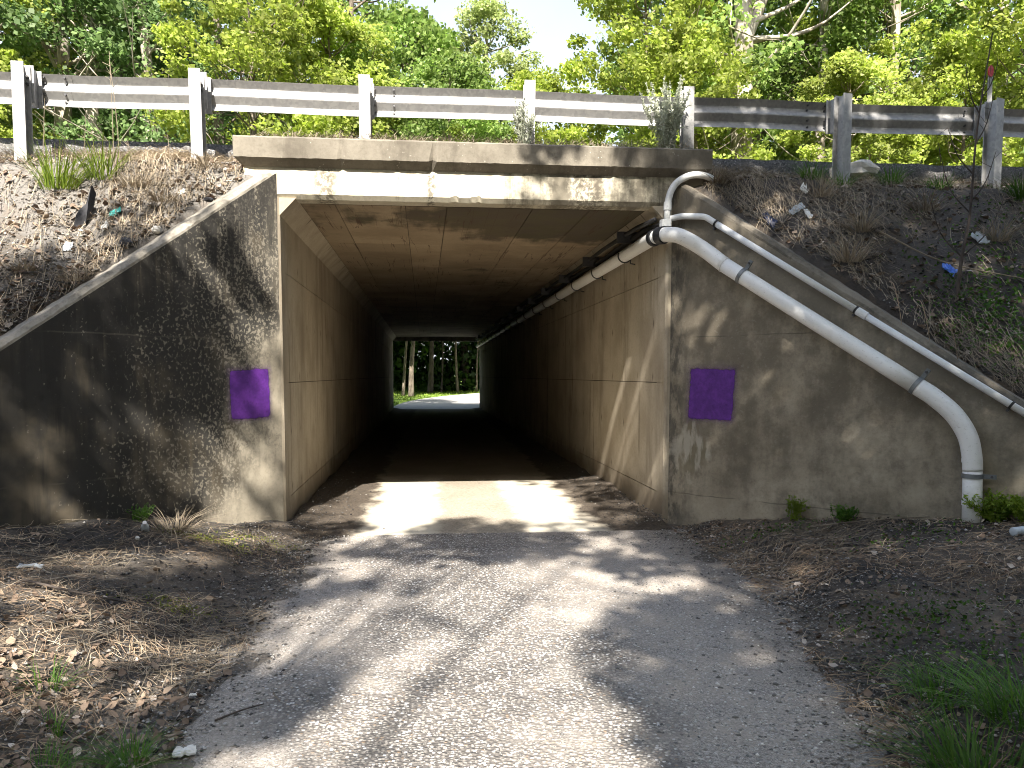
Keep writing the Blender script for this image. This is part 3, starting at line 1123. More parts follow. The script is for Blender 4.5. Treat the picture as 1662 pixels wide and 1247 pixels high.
for t, z, dv in ((.80, 2.482, tdir), (2.33, 1.458, tdir)):
    s_up = np.cross(np.cross(dv, np.array([0, 0, 1.0])), dv)
    ring_strap(BP, wallp(t, z, .11), dv, pr + .007, .035, M['strap'], tab=s_up)
ring_strap(BP, wallp(2.763, .74, .11), (0, 0, 1), pr + .008, .035, M['strap'], tab=rd)
for t, z, dv, rr, w in ((.618, 2.604, tdir, pr + .005, .010), (2.755, .86, (0, 0, 1), pr + .004, .03), (2.768, .52, (0, 0, 1), pr + .004, .04)):
    ring_strap(BP, wallp(t, z, .11), dv, rr, w, M['pvc'], name='collar')
obj('rubber_coupling', *tube([(2.262, 7.735, 2.948), (2.30, 7.665, 2.945)], pr + .016, 22), M['rubber'], BP, smooth=False)
obj('rubber_coupling', *tube([(2.245, 7.86, 2.945), (2.253, 7.80, 2.946)], pr + .013, 22), M['rubber'], BP, smooth=False)
run = [(2.262, 7.76, 2.948)] + [(2.245 + SH * (y - 7.8), y, 2.945 - .004 * (y - 7.8)) for y in (7.9, 12, 18, 26, 34.5)]
obj('pipe_section', *tube(run, pr, 16), M['pvc'], BP, smooth=True)
for y in np.arange(9.0, 33, 1.45):
    x = 2.245 + SH * (y - 7.8)
    z = 2.945 - .004 * (y - 7.8)
    arc = [(x + (pr + .008) * math.cos(a), y, z + (pr + .008) * math.sin(a)) for a in np.linspace(-.5, -math.pi - .4, 12)]
    arc = [(2.372 + SH * (y - 7.8), y, z - .10), (x + .07, y, z - .09)] + arc
    obj('hanger', *tube(arc, .008, 6), M['bolt'], BP)

TC = thing('thin_conduit', 'thin grey-white conduit running down the right wing wall above the drain pipe', 'conduit', (4.6, 5.55, 1.2))
cr = .030
pts = smooth_path([(2.36, 7.735, 3.115), wallp(.123, 3.133, .05), wallp(.25, 3.118, .05), wallp(.376, 3.097, .05), wallp(.44, 3.06, .05), wallp(.487, 3.026, .05)], 6)
obj('conduit_section', *tube(pts, cr, 14), M['conduit'], TC, smooth=True)
tt = [(.487, 3.026), (1.849, 2.093), (3.45, 1.004)]
obj('conduit_section', *tube([wallp(t, z, .05) for t, z in tt[:2]], cr, 14), M['conduit'], TC, smooth=True)
obj('conduit_section', *tube([wallp(t, z, .05) for t, z in tt[1:]], cr - .001, 14), M['conduit'], TC, smooth=True)
cd = np.array(wallp(1.849, 2.093, .05)) - np.array(wallp(.487, 3.026, .05))
obj('coupling', *tube([wallp(1.83, 2.106, .05), wallp(1.91, 2.052, .05)], cr + .006, 14), M['conduit'], TC, smooth=False)
for t in (.50, 1.82, 3.0):
    z = np.interp(t, [.487, 1.849, 3.45], [3.026, 2.093, 1.004])
    ring_strap(TC, wallp(t, z, .05), cd, cr + .006, .018, M['black'])
    down = np.cross(np.cross(cd, np.array([0, 0, 1.0])), cd)
    down = -down / np.linalg.norm(down)
    b = wallp(t, z, .02) + down * (cr + .02)
    obj('bolt', *tube([b + rnb * .02, b - rnb * .02], .012, 6), M['bolt'], TC)

RC = thing('riser_conduit', 'curved white conduit rising from a junction fitting into the bank under the deck', 'conduit', (2.334, 7.74, 3.05))
pts = smooth_path([(3.12, 8.14, 3.50), (2.93, 7.93, 3.535), (2.79, 7.78, 3.552), (2.68, 7.735, 3.562), (2.56, 7.72, 3.545), (2.45, 7.72, 3.485), (2.385, 7.72, 3.40), (2.355, 7.72, 3.30), (2.348, 7.72, 3.24)], 6)
obj('conduit_section', *tube(pts, .034, 14), M['conduit'], RC, smooth=True)
obj('conduit_section', *tube([(2.348, 7.72, 3.26), (2.342, 7.72, 3.07)], .031, 14), M['conduit'], RC, smooth=True)
obj('coupling', *tube([(2.349, 7.72, 3.28), (2.347, 7.72, 3.20)], .040, 14), M['conduit'], RC, smooth=False)
v, f = prism([(2.270, 7.73), (2.285, 7.685), (2.375, 7.675), (2.385, 7.76), (2.30, 7.83)], 'z', 3.035, 3.105)
obj('junction_fitting', v, f, M['conduit'], RC)

CB = thing('tunnel_cable', 'pair of black cables running along the ceiling corner inside the underpass', 'cable', (2.2, 7.8, 3.03))
for dx, dz, rr in ((.0, 0, .032), (-.085, .05, .024)):
    pts = [(2.31 + dx, 7.74, 3.06 + dz)] + [(2.255 + dx + SH * (y - 7.8), y, 3.075 + dz + .012 * math.sin(y * 1.7 + dx * 30)) for y in np.arange(8.2, 34.8, .8)]
    obj('cable', *tube(pts, rr, 8), M['black'], CB, smooth=True)
for y in np.arange(8.7, 33, 1.9):
    x = 2.215 + SH * (y - 7.8)
    obj('clip', *box(x - .14, x + .085, y - .015, y + .015, 3.035, 3.16), M['bolt'], CB)

# ------------------------------------------------------------------ guardrail
GR = thing('guardrail', 'galvanised corrugated steel guardrail on posts above the underpass', 'guardrail', (1.0, 8.2, 3.85))
RX = [-5.64, -3.965, -2.325, -.678, .997, 2.672, 4.42, 6.17, 7.95]
prof = [(.0, .156), (.004, .150), (.045, .096), (.050, .088), (.050, .074), (.045, .066), (.008, .014), (.004, .006), (.004, -.006), (.008, -.014), (.045, -.070), (.050, -.078), (.050, -.092), (.045, -.100), (.004, -.150), (.0, -.156)]
def rail_section(x0, x1, dy, r0, r1):
    xs = np.linspace(x0, x1, 14)
    n = len(prof)
    V = []
    for k, x in enumerate(xs):
        zc = 4.405 + .0035 * (x + 1) * 0 + .006 * math.sin(x * 2.3)
        wob = .004 * math.sin(x * 3.1)
        for y, z in prof:
            V.append((x, 8.405 + dy + y + wob, zc + z))
    o = len(V)
    for k, x in enumerate(xs):
        zc = 4.405 + .006 * math.sin(x * 2.3)
        wob = .004 * math.sin(x * 3.1)
        for y, z in prof:
            V.append((x, 8.409 + dy + y + wob, zc + z))
    F = []
    for k in range(len(xs) - 1):
        for j in range(n - 1):
            a = k * n + j
            F.append((a, a + 1, a + n + 1, a + n))
            F.append((o + a, o + a + n, o + a + n + 1, o + a + 1))
        for j in (0, n - 1):
            a = k * n + j
            F.append((a, a + n, o + a + n, o + a))
    for k in (0, len(xs) - 1):
        for j in range(n - 1):
            a = k * n + j
            F.append((a, o + a, o + a + 1, a + 1))
    return V, F
cuts = [-9.0, -3.78, -.50, 4.24, 6.1, 11.0]
for k in range(5):
    ob = obj('rail_beam', *rail_section(cuts[k] - .16, cuts[k + 1] + .16, .005 * (k % 2), 0, 0), M['galv'], GR)
    for xb in (cuts[k + 1] - .10, cuts[k + 1] + .10) if k < 4 else ():
        for zb in (.125, .075, -.04, -.115):
            yb = 8.405 + np.interp(zb, [p[1] for p in prof[::-1]], [p[0] for p in prof[::-1]])
            obj('bolt', *tube([(xb, yb - .018, 4.405 + zb), (xb, yb + .01, 4.405 + zb)], .011, 6), M['bolt'], ob)

def ibeam(w, d, t):
    h = w / 2
    return [(-h, 0), (h, 0), (h, t), (t / 2, t), (t / 2, d - t), (h, d - t), (h, d), (-h, d), (-h, d - t), (-t / 2, d - t), (-t / 2, t), (-h, t)]
pv, pf = prism(ibeam(.112, .15, .010), 'z', -1.05, 0)
post_me = mesh_data('post', pv, pf, M['galv'])
bv_, bf_ = prism(ibeam(.10, .155, .008), 'z', -.36, 0)
block_me = mesh_data('blockout', bv_, bf_, M['galv'])
tv, tf = tube([(0, -.02, 0), (0, .012, 0)], .014, 6)
bolt_me = mesh_data('bolt', tv, tf, M['bolt'])
for k, x in enumerate(RX):
    p = bpy.data.objects.new('post', post_me)
    COL.objects.link(p)
    p.parent = GR
    p.location = (x - 1.0, 8.085 - 8.2, 4.555 - 3.85 + r2.uniform(-.006, .006))
    p.rotation_euler = (r2.uniform(-.012, .012), r2.uniform(-.012, .012), r2.uniform(-.04, .04) + (.25 if k in (6, 7) else 0))
    b = bpy.data.objects.new('blockout', block_me)
    COL.objects.link(b)
    b.parent = GR
    b.location = (x - 1.0 + .012 + (-.02 if x > 3 else .012), 8.245 - 8.2, 4.575 - 3.85)
    b.rotation_euler = (0, 0, r2.uniform(-.03, .03) + (.2 if k in (6, 7) else 0))
    for bx_, bz in ((.03, -.10), (.03, -.17)):
        bo = bpy.data.objects.new('bolt', bolt_me)
        COL.objects.link(bo)
        bo.parent = p
        bo.location = (bx_, .135, bz)
DL = thing('delineator_post', 'slim grey delineator with a red reflector fixed to the last guardrail post', 'delineator', (6.15, 8.25, 3.85))
obj('stem', *prism([(6.125, 8.245), (6.175, 8.235), (6.18, 8.245), (6.13, 8.255)], 'z', 4.25, 4.86), M['galv'], DL)
rv = [(6.152 + .030 * math.cos(a), 8.232, 4.90 + .065 * math.sin(a)) for a in np.linspace(0, 2 * math.pi, 14, endpoint=False)]
obj('reflector', rv + [(x, 8.250, z) for x, y, z in rv], [tuple(range(13, -1, -1)), tuple(range(14, 28))] + [(i, (i + 1) % 14, 14 + (i + 1) % 14, 14 + i) for i in range(14)], M['red'], DL)
# ------------------------------------------------------------------ foliage builders
def unit(v):
    return v / (np.linalg.norm(v, axis=-1, keepdims=True) + 1e-9)


def leaf_quads(C, size, rg, up=.7, aspect=.40, fold=.10, face=None):
    n = len(C)
    size = (np.full(n, size) if np.isscalar(size) else size)[:, None]
    nr = rg.normal(0, 1, (n, 3))
    nr = unit(nr) + np.array([0, 0, up]) + (np.array(face) if face is not None else 0)
    nr = unit(nr)
    a = unit(np.cross(nr, unit(rg.normal(0, 1, (n, 3)))))
    b = np.cross(nr, a)
    f = rg.uniform(.2, 1.6, (n, 1)) * fold
    V = np.stack([C - a * .5 * size, C + b * aspect * size + nr * f * size, C + a * .5 * size, C - b * aspect * size + nr * f * size], 1).reshape(-1, 3)
    F = np.arange(4 * n).reshape(n, 4)
    return V, F


def clump_leaves(centers, radii, per, rg, flat=.6):
    out = []
    for c, r in zip(centers, radii):
        k = max(4, int(per * rg.uniform(.6, 1.4)))
        d = unit(rg.normal(0, 1, (k, 3))) * (rg.rand(k, 1) ** .45)
        out.append(c + d * r * np.array([1, 1, flat]))
    return np.concatenate(out)


def merge_tubes(list_vf):
    V, F = [], []
    o = 0
    for v, f in list_vf:
        V += [tuple(p) for p in v]
        F += [tuple(i + o for i in q) for q in f]
        o += len(v)
    return V, F


def gen_tree(seed, H, tr, cb, cr, nclump, per, leaf, lean=(0, 0), fork=False, shape='round', bare=0, clr=(.45, .85)):
    """-> (trunk verts, faces), (leaf verts, faces); local coordinates, base at 0"""
    rg = np.random.RandomState(seed)
    k = 9
    zs = np.linspace(0, 1, k)
    wob = np.cumsum(rg.normal(0, .022 * H / 6, (k, 2)), 0)
    T = np.stack([lean[0] * zs * H + wob[:, 0], lean[1] * zs * H + wob[:, 1], zs * H * .93], 1)
    T[0, :2] = 0
    tr_ = tr * (1 - .82 * zs ** 1.1)
    tr_[0] *= 1.25
    tubes = [tube(smooth_path(T, 3), np.interp(np.linspace(0, 1, (k - 1) * 3 + 1), zs, tr_), 8, False)]
    if fork:
        f0 = T[3]
        P = smooth_path([f0, f0 + [cr * .25, .2, H * .12], f0 + [cr * .45, .3, H * .33], f0 + [cr * .75, .2, H * .6]], 4)
        tubes.append(tube(P, np.linspace(tr * .55, tr * .12, len(P)), 7, False))
        P = smooth_path([T[4], T[4] + [-cr * .2, -.1, H * .10], T[4] + [-cr * .5, .2, H * .27], T[4] + [-cr * .6, .2, H * .5]], 4)
        tubes.append(tube(P, np.linspace(tr * .42, tr * .1, len(P)), 7, False))
    C, RD = [], []
    for i in range(nclump):
        u = rg.rand()
        z = cb + (H * 1.0 - cb) * u
        if shape == 'round':
            rr = cr * math.sqrt(max(.05, 1 - (2 * u - .9) ** 2 / 1.25))
        elif shape == 'cone':
            rr = cr * (1.02 - u * .9)
        else:
            rr = cr * (.6 + .4 * math.sin(u * 3.1))
        a = rg.uniform(0, 2 * math.pi)
        q = rr * rg.uniform(.25, 1.05) ** .6
        ax = np.array([np.interp(z / (H * .93), zs, T[:, 0]), np.interp(z / (H * .93), zs, T[:, 1]), 0])
        C.append(ax + [q * math.cos(a), q * math.sin(a), z])
        RD.append(rg.uniform(*clr))
    C = np.array(C)
    nb = int(nclump * .33) + bare
    for i in range(nb):
        if i < nb - bare:
            e = C[rg.randint(len(C))]
        else:
            a = rg.uniform(0, 2 * math.pi)
            e = np.array([cr * .9 * math.cos(a), cr * .9 * math.sin(a), rg.uniform(cb * .5, cb + 3.5)])
        z0 = max(.3 * cb, min(e[2] - np.hypot(e[0], e[1]) * rg.uniform(.35, .9), H * .85))
        s = np.array([np.interp(z0 / (H * .93), zs, T[:, 0]), np.interp(z0 / (H * .93), zs, T[:, 1]), z0])
        m = (s + e) / 2 + rg.normal(0, .12, 3) + [0, 0, -.15]
        P = smooth_path([s, m, e], 4)
        tubes.append(tube(P, np.linspace(tr * (.22 if i < nb - bare else .12), .007, len(P)), 5, False))
        for _ in range(2 if i >= nb - bare else 0):
            e2 = m + rg.normal(0, .7, 3)
            tubes.append(tube([m, (m + e2) / 2 + rg.normal(0, .1, 3), e2], [tr * .09, .014, .006], 4, False))
    pts = clump_leaves(C, RD, per, rg)
    sz = leaf * rg.uniform(.65, 1.3, len(pts))
    return merge_tubes(tubes), leaf_quads(pts, sz, rg, up=.8, face=(-.08, -.6, 0))


TREE_CACHE = {}
def place_tree(name, label, loc, kind, leafm, barkm, rotz=0, sc=1.0, group='trees beyond the guardrail'):
    key = (str(kind), leafm, barkm)
    if key not in TREE_CACHE:
        (tv, tf), (cv, cf) = gen_tree(**kind)
        TREE_CACHE[key] = (mesh_data('trunk', tv, tf, M[barkm], True), mesh_data('crown', cv, cf, M[leafm]))
    tm, cm = TREE_CACHE[key]
    t = thing(name, label, 'tree', loc, group)
    t.rotation_euler = (0, 0, rotz)
    t.scale = (sc, sc, sc)
    for nm, me in (('trunk', tm), ('crown', cm)):
        o = bpy.data.objects.new(nm, me)
        COL.objects.link(o)
        o.parent = t
    return t

K_MAPLE = dict(seed=21, H=10.5, tr=.17, cb=1.9, cr=2.7, nclump=165, per=140, leaf=.125, clr=(.32, .7), bare=6)
K_MAPLE2 = dict(seed=22, H=8.0, tr=.12, cb=1.5, cr=2.3, nclump=135, per=140, leaf=.12, clr=(.30, .62), bare=4)
K_TALL = dict(seed=23, H=16.5, tr=.24, cb=3.2, cr=3.2, nclump=190, per=110, leaf=.14, clr=(.4, .8), bare=6)
K_OPEN = dict(seed=24, H=15.5, tr=.30, cb=3.6, cr=3.3, nclump=95, per=100, leaf=.135, fork=True, bare=8, clr=(.35, .75))
K_DARK = dict(seed=25, H=13.5, tr=.17, cb=2.0, cr=2.8, nclump=120, per=105, leaf=.10, bare=34, shape='cone', clr=(.35, .8))
K_SMALL = dict(seed=26, H=6.3, tr=.10, cb=1.2, cr=1.9, nclump=125, per=150, leaf=.115, clr=(.30, .62), bare=3)
K_SPIRE = dict(seed=27, H=7.3, tr=.09, cb=1.6, cr=1.35, nclump=150, per=140, leaf=.09, shape='round', clr=(.22, .5))
K_POLE = dict(seed=28, H=17, tr=.17, cb=5.0, cr=2.6, nclump=105, per=105, leaf=.135, lean=(.02, 0), bare=10, clr=(.4, .8))

PLZ = 3.95
trees = [
    ('maple_tree', 'yellow-green tree at the left edge of the photo above the guardrail', (-11.3, 19.5), K_MAPLE, 'leaf_y', 'bark', .4, 1.0),
    ('slender_tree', 'grey-trunked tree just right of the leftmost guardrail post', (-9.2, 20.8), K_TALL, 'leaf_d', 'bark_pale', 1.2, 1.0),
    ('slender_tree', 'second grey-trunked tree from the left edge behind the guardrail', (-8.2, 20.6), K_POLE, 'leaf_d', 'bark_pale', 2.2, 1.05),
    ('evergreen_tree', 'dark fine-leaved tree full of bare twigs left of the deck', (-6.7, 20.0), K_DARK, 'leaf_d', 'bark_pale', .3, 1.0),
    ('evergreen_tree', 'dark tree behind the second guardrail post from the left', (-5.6, 21.4), K_DARK, 'leaf_d', 'bark', 2.6, 1.05),
    ('maple_tree', 'bright yellow-green bush tree over the left end of the deck', (-3.95, 17.6), K_MAPLE2, 'leaf_y', 'bark', 2.0, .86),
    ('tall_tree', 'tall tree with a straight pale trunk left of the sky gap', (-3.7, 23.6), K_POLE, 'leaf_g', 'bark_pale', 4.0, 1.05),
    ('tall_tree', 'leafy green tree directly bordering the sky gap on its left', (-2.4, 24.2), K_TALL, 'leaf_g', 'bark', 5.5, .80),
    ('tall_tree', 'tall dark green tree left of the sky gap', (-7.0, 25.5), K_TALL, 'leaf_d', 'bark', 3.3, 1.1),
    ('maple_tree', 'bright green tree above the deck between two guardrail posts left of centre', (-2.4, 18.6), K_SMALL, 'leaf_y', 'bark', .9, .92),
    ('small_tree', 'rounded mid-green tree below the left of the sky gap', (-.75, 20.0), K_SMALL, 'leaf_g', 'bark', 2.9, 1.02),
    ('spindly_tree', 'narrow pale-leaved tree poking up into the sky gap', (1.35, 21.0), K_SPIRE, 'leaf_p', 'bark_pale', .2, 1.0),
    ('small_tree', 'low yellow-green tree under the sky gap, right of the pale narrow one', (2.55, 19.2), K_SMALL, 'leaf_y', 'bark', 4.4, .76),
    ('small_tree', 'low green tree under the left part of the sky gap', (.45, 18.4), K_SMALL, 'leaf_g', 'bark', 5.2, .76),
    ('maple_tree', 'bright yellow-green tree bordering the sky gap on its right', (5.0, 18.6), K_MAPLE2, 'leaf_y', 'bark', 1.5, .92),
    ('tall_tree', 'tall leafy green tree at the upper right of the sky gap', (8.2, 23.5), K_TALL, 'leaf_g', 'bark', .7, 1.0),
    ('forked_tree', 'big pale forked trunk right of the deck with thin leaves', (7.25, 18.3), K_OPEN, 'leaf_g', 'bark_pale', .15, 1.0),
    ('slender_tree', 'pale slim trunk behind the post beside the deck end, right side', (9.9, 19.8), K_POLE, 'leaf_g', 'bark_pale', 5.0, .95),
    ('maple_tree', 'low bright yellow-green tree under the forked pale tree', (5.9, 17.2), K_SMALL, 'leaf_y', 'bark', 3.7, .80),
    ('slender_tree', 'straight pale trunk between the two rightmost guardrail posts', (11.75, 19.2), K_POLE, 'leaf_g', 'bark_pale', .6, 1.0),
    ('maple_tree', 'mid-green leafy tree behind the dark right half of the guardrail', (9.0, 21.6), K_MAPLE, 'leaf_g', 'bark', 2.6, 1.08),
    ('maple_tree', 'low yellow-green tree seen beneath the right half of the guardrail', (9.4, 17.2), K_SMALL, 'leaf_y', 'bark', .1, .74),
    ('maple_tree', 'yellow-green tree left of the red reflector', (12.6, 21.0), K_MAPLE, 'leaf_y', 'bark', 4.9, 1.0),
    ('slender_tree', 'pale leaning trunk behind the red reflector', (14.5, 18.9), K_POLE, 'leaf_g', 'bark_pale', 3.0, 1.0),
    ('maple_tree', 'low yellow-green tree under the rail beside the red reflector', (12.0, 16.9), K_SMALL, 'leaf_y', 'bark', 2.2, .78),
    ('maple_tree', 'near yellow-green tree filling the top right corner', (13.4, 15.9), K_MAPLE2, 'leaf_y', 'bark', .8, 1.0),
    ('tall_tree', 'tall deep green tree behind the right-hand trees', (13.8, 25.5), K_TALL, 'leaf_d', 'bark', 5.7, 1.1),
    ('tall_tree', 'tall green tree behind the forked pale trunk', (10.2, 25.0), K_TALL, 'leaf_g', 'bark', 2.0, 1.1),
    ('tall_tree', 'tall green tree at the far left behind the yellow-green one', (-13.0, 24.5), K_TALL, 'leaf_g', 'bark', 4.1, 1.1),
    ('tall_tree', 'tall deep green tree behind the grey-trunked pair on the left', (-9.6, 25.5), K_TALL, 'leaf_d', 'bark', 1.0, 1.1),
    ('maple_tree', 'low yellow-green bush tree under the rail at the far left', (-10.4, 18.2), K_SMALL, 'leaf_y', 'bark', 1.0, .72),
]
for nm, lb, (x, y), kind, lm, bm, rz, sc in trees:
    place_tree(nm, lb, (x, y, PLZ), kind, lm, bm, rz, sc)

# trees beyond the far end of the underpass; leaf and bark darkened for shade
K_EXIT = dict(seed=31, H=17, tr=.30, cb=4.6, cr=4.6, nclump=170, per=90, leaf=.34, clr=(.7, 1.2))
K_EXIT2 = dict(seed=32, H=15, tr=.15, cb=4.6, cr=3.8, nclump=150, per=90, leaf=.34, lean=(.05, 0), clr=(.7, 1.2))
ex = [
    ('leaning slim trunk at the left of the far opening', (-1.85, 46.5), dict(K_EXIT2, tr=.085), 'bark', 0, 1.0),
    ('thick pale leaning trunk near the left of the far opening', (-1.35, 45.6), dict(K_EXIT2, seed=33, tr=.145, lean=(.075, 0)), 'bark', 0, 1.0),
    ('broad ivy-dark trunk left of the middle of the far opening', (-.25, 49.0), dict(K_EXIT, tr=.17), 'bark_dark', 2.0, 1.0),
    ('thin dark trunk in the middle of the far opening', (.45, 50.0), dict(K_EXIT2, seed=34, tr=.07, lean=(0, 0)), 'bark_dark', 3.0, .9),
    ('slim sunlit trunk right of the middle of the far opening', (1.50, 50.0), dict(K_EXIT2, seed=35, tr=.085, lean=(.03, 0)), 'bark', .0, 1.0),
    ('thickest dark trunk at the right of the far opening', (2.15, 52.0), dict(K_EXIT, seed=36, tr=.25), 'bark_dark', 1.0, 1.0),
    ('thin pale trunk at the right end of the far opening', (2.75, 50.6), dict(K_EXIT2, seed=37, tr=.06, lean=(.004, 0)), 'bark', .0, 1.0),
]
for lb, (x, y), kind, bm, rz, sc in ex:
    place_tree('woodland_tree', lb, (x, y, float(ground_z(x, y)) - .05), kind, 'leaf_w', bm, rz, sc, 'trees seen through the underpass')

# deep wood: reads as one dark mass behind the single trees
def wood(part):
    rg = np.random.RandomState(77 + part)
    Cs = []
    for _ in range(2000 if part == 0 else 0):
        x = rg.uniform(-34, 44)
        y = rg.uniform(27, 46)
        if -6.5 < x < 5.5 + .3 * (y - 27):
            continue
        if y < 30 and -8 < x < 8:
            continue
        top = 17 + 6 * vnoise(x, y, .25)
        Cs.append((x, y, rg.uniform(3.5, top)))
    for _ in range(900 if part else 0):
        x = rg.uniform(-24, 30)
        y = rg.uniform(51, 62)
        Cs.append((x, y, rg.uniform(.3, 15.0 + 5 * vnoise(x, y, .3))))
    for _ in range(750 if part else 0):
        x = rg.uniform(-9, 13)
        Cs.append((x, rg.uniform(50.5, 57), rg.uniform(.3, 9.0)))
    Cs = np.array(Cs)
    P = clump_leaves(Cs, rg.uniform(.8, 1.7, len(Cs)), 34, rg, .8)
    return leaf_quads(P, .42 * rg.uniform(.6, 1.3, len(P)), rg, up=.5, face=(0, -.3, 0))
def wood_behind():  # out of view, added to cut sky fill from behind
    rg = np.random.RandomState(78)
    Cs = []
    for _ in range(2600):
        a = rg.uniform(-.75 * math.pi - .9, -.25 * math.pi + .9)
        r = rg.uniform(17, 30)
        x, y = r * math.cos(a) * 1.1, r * math.sin(a)
        if y > 3:
            continue
        Cs.append((x, y, rg.uniform(.4, 11.5)))
    Cs = np.array(Cs)
    P = clump_leaves(Cs, rg.uniform(.9, 1.8, len(Cs)), 26, rg, .8)
    return leaf_quads(P, .5 * rg.uniform(.6, 1.3, len(P)), rg, up=.5)
obj('woodland', *wood_behind(), M['leaf_w'], kind='stuff', label='unseen wood added behind the viewer to block low sky light', category='woodland')
obj('woodland', *wood(0), M['leaf_g'], kind='stuff', label='dense green wood massed behind the single trees', category='woodland')
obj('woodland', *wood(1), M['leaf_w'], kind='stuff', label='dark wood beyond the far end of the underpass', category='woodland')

# ------------------------------------------------------------------ shade trees behind the viewer
LX = SUN_TRAVEL.x / SUN_TRAVEL.y
def shade_density(x, z):
    """wanted canopy cover along the sun line that passes (x, 7.8, z)"""
    d = .62 if x < -1.1 else (.50 if x < 2.2 else .93)
    if z > 4.15:
        d = 0.0 if x < 2.9 else .86
    elif z > 2.55:
        d = 0.0 if x < .75 else (.42 if x < 2.0 else .90)
        if x < -2.9:
            d = .0
    elif z > 0.15:
        if z > 1.7 and x < -2.2:
            d = .22
        elif x < -3.2:
            d = .50
        elif x < -1.95:
            d = .80
        elif x < -1.45:
            d = .42
        elif x < -1.0:
            d = .12
        elif x < .35:
            d = .0
        elif x < .85:
            d = .08
        elif x < 1.5:
            d = .08
        elif x < 2.25:
            d = .36
        else:
            d = .92
    elif z > -1.5:
        d = .78 if x < -1.6 else (.50 if x < -.9 else (.55 if x < 1.2 else .76 if x < 2.2 else .95))
    else:
        if x < -1.7:
            d = .62
        elif x < -.55:
            d = .45
        elif x < 1.65:
            d = .03
        elif x < 2.45:
            d = .36
        else:
            d = .96
        for cx, cz, r in ((-.35, -4.15, .34), (-.75, -4.7, .45), (2.2, -4.3, .6), (-.1, -2.0, .40), (2.4, -5.2, .8), (-1.0, -2.2, .5), (2.3, -3.1, .55), (2.2, -1.9, .45)):
            if (x - cx) ** 2 + (z - cz) ** 2 < r * r:
                d = .85
    return d

def shade_trees():
    rg = np.random.RandomState(404)
    cl = []
    for _ in range(6600):
        x, z = rg.uniform(-7.5, 10), rg.uniform(-8.5, 8)
        if rg.rand() < shade_density(x, z) ** 1.7 * (.35 + 1.3 * max(0, vnoise(x, z, 1.2) + .5)):
            h = rg.uniform(7.6, 14.0) + (1.5 if z > 3 else 0)
            tau = h - z
            cl.append((x - LX * tau, 7.8 - tau, h))
    cl = np.array(cl)
    bases = np.array([(-6.0, -6.5), (6.8, -4.5), (3.6, -10.5), (9.5, 1.0), (-2.6, -10.0)])
    own = np.argmin(np.hypot(cl[:, None, 0] - bases[None, :, 0], cl[:, None, 1] - bases[None, :, 1]), 1)
    labels = ['tall leafy tree behind the viewer to the left, shading the left wing wall',
              'tall leafy tree behind the viewer to the right, shading the right bank',
              'tall leafy tree straight behind the viewer beside the path',
              'tall leafy tree out of view at the right, shading the guardrail end',
              'tall slim leafy tree behind the viewer left of the path']
    for t in range(len(bases)):
        mine = cl[own == t]
        if len(mine) < 5:
            continue
        bx, by = bases[t]
        bz = float(ground_z(bx, by)) - .1
        root = thing('shade_tree', labels[t], 'tree', (bx, by, bz), 'shade trees behind the viewer')
        tubes = [tube(smooth_path([(bx, by, bz), (bx + .1, by - .1, 3), (bx - .1, by + .1, 6.5), (bx, by, 10), (bx + .1, by, 13)], 4), np.linspace(.22, .05, 17), 9, False)]
        nodes = []
        for i in rg.choice(len(mine), min(14, len(mine)), False):
            e = mine[i]
            z0 = max(4.0, e[2] - np.hypot(e[0] - bx, e[1] - by) * rg.uniform(.3, .6))
            s = np.array([bx, by, min(z0, 12)])
            P = smooth_path([s, (s + e) / 2 + rg.normal(0, .2, 3), e], 5)
            tubes.append(tube(P, np.linspace(.045, .012, len(P)), 6, False))
            nodes += list(P[2:])
        nodes = np.array(nodes)
        for c in mine:
            q = nodes[np.argmin(((nodes - c) ** 2).sum(1))]
            tubes.append(tube([q, (q + c) / 2 + rg.normal(0, .06, 3), c], [.016, .010, .005], 3, False))
        obj('trunk', *merge_tubes(tubes), M['bark'], root)
        P = clump_leaves(mine, rg.uniform(.20, .42, len(mine)), 44, rg, .8)
        obj('crown', *leaf_quads(P, .145 * rg.uniform(.7, 1.3, len(P)), rg, up=.8), M['leaf_g'], root)
shade_trees()

# ------------------------------------------------------------------ small growth
def blades(n, h, spread, rg, w=.006, lean=.5, curl=.5, seg=3):
    V, F = [], []
    for i in range(n):
        a = rg.uniform(0, 2 * math.pi)
        r0 = spread * .35 * math.sqrt(rg.rand())
        p = np.array([r0 * math.cos(a), r0 * math.sin(a), 0])
        a2 = a + rg.normal(0, .5)
        dr = np.array([math.cos(a2), math.sin(a2), 0])
        hh = h * rg.uniform(.45, 1.1)
        ln = rg.uniform(.1, 1) * lean
        side = np.array([-dr[1], dr[0], 0]) * w * rg.uniform(.7, 1.3)
        o = len(V)
        for k in range(seg + 1):
            u = k / seg
            q = p + dr * hh * (ln * u + curl * ln * u * u) + np.array([0, 0, hh * (u - curl * ln * .75 * u * u)])
            ww = (1 - u ** 1.6)
            V += [q - side * ww, q + side * ww]
        for k in range(seg):
            F.append((o + 2 * k, o + 2 * k + 1, o + 2 * k + 3, o + 2 * k + 2))
    return np.array(V), np.array(F)


def tuft(label, x, y, zf, n, h, spread, mat, seed, cat='grass tuft', name='grass_tuft', group=None, **kw):
    rg = np.random.RandomState(seed)
    v, f = blades(n, h, spread, rg, **kw)
    z = float(zf(x, y)) - .01
    return obj(name, v + np.array([x, y, z]), f, M[mat], origin=(x, y, z), label=label, category=cat, group=group)

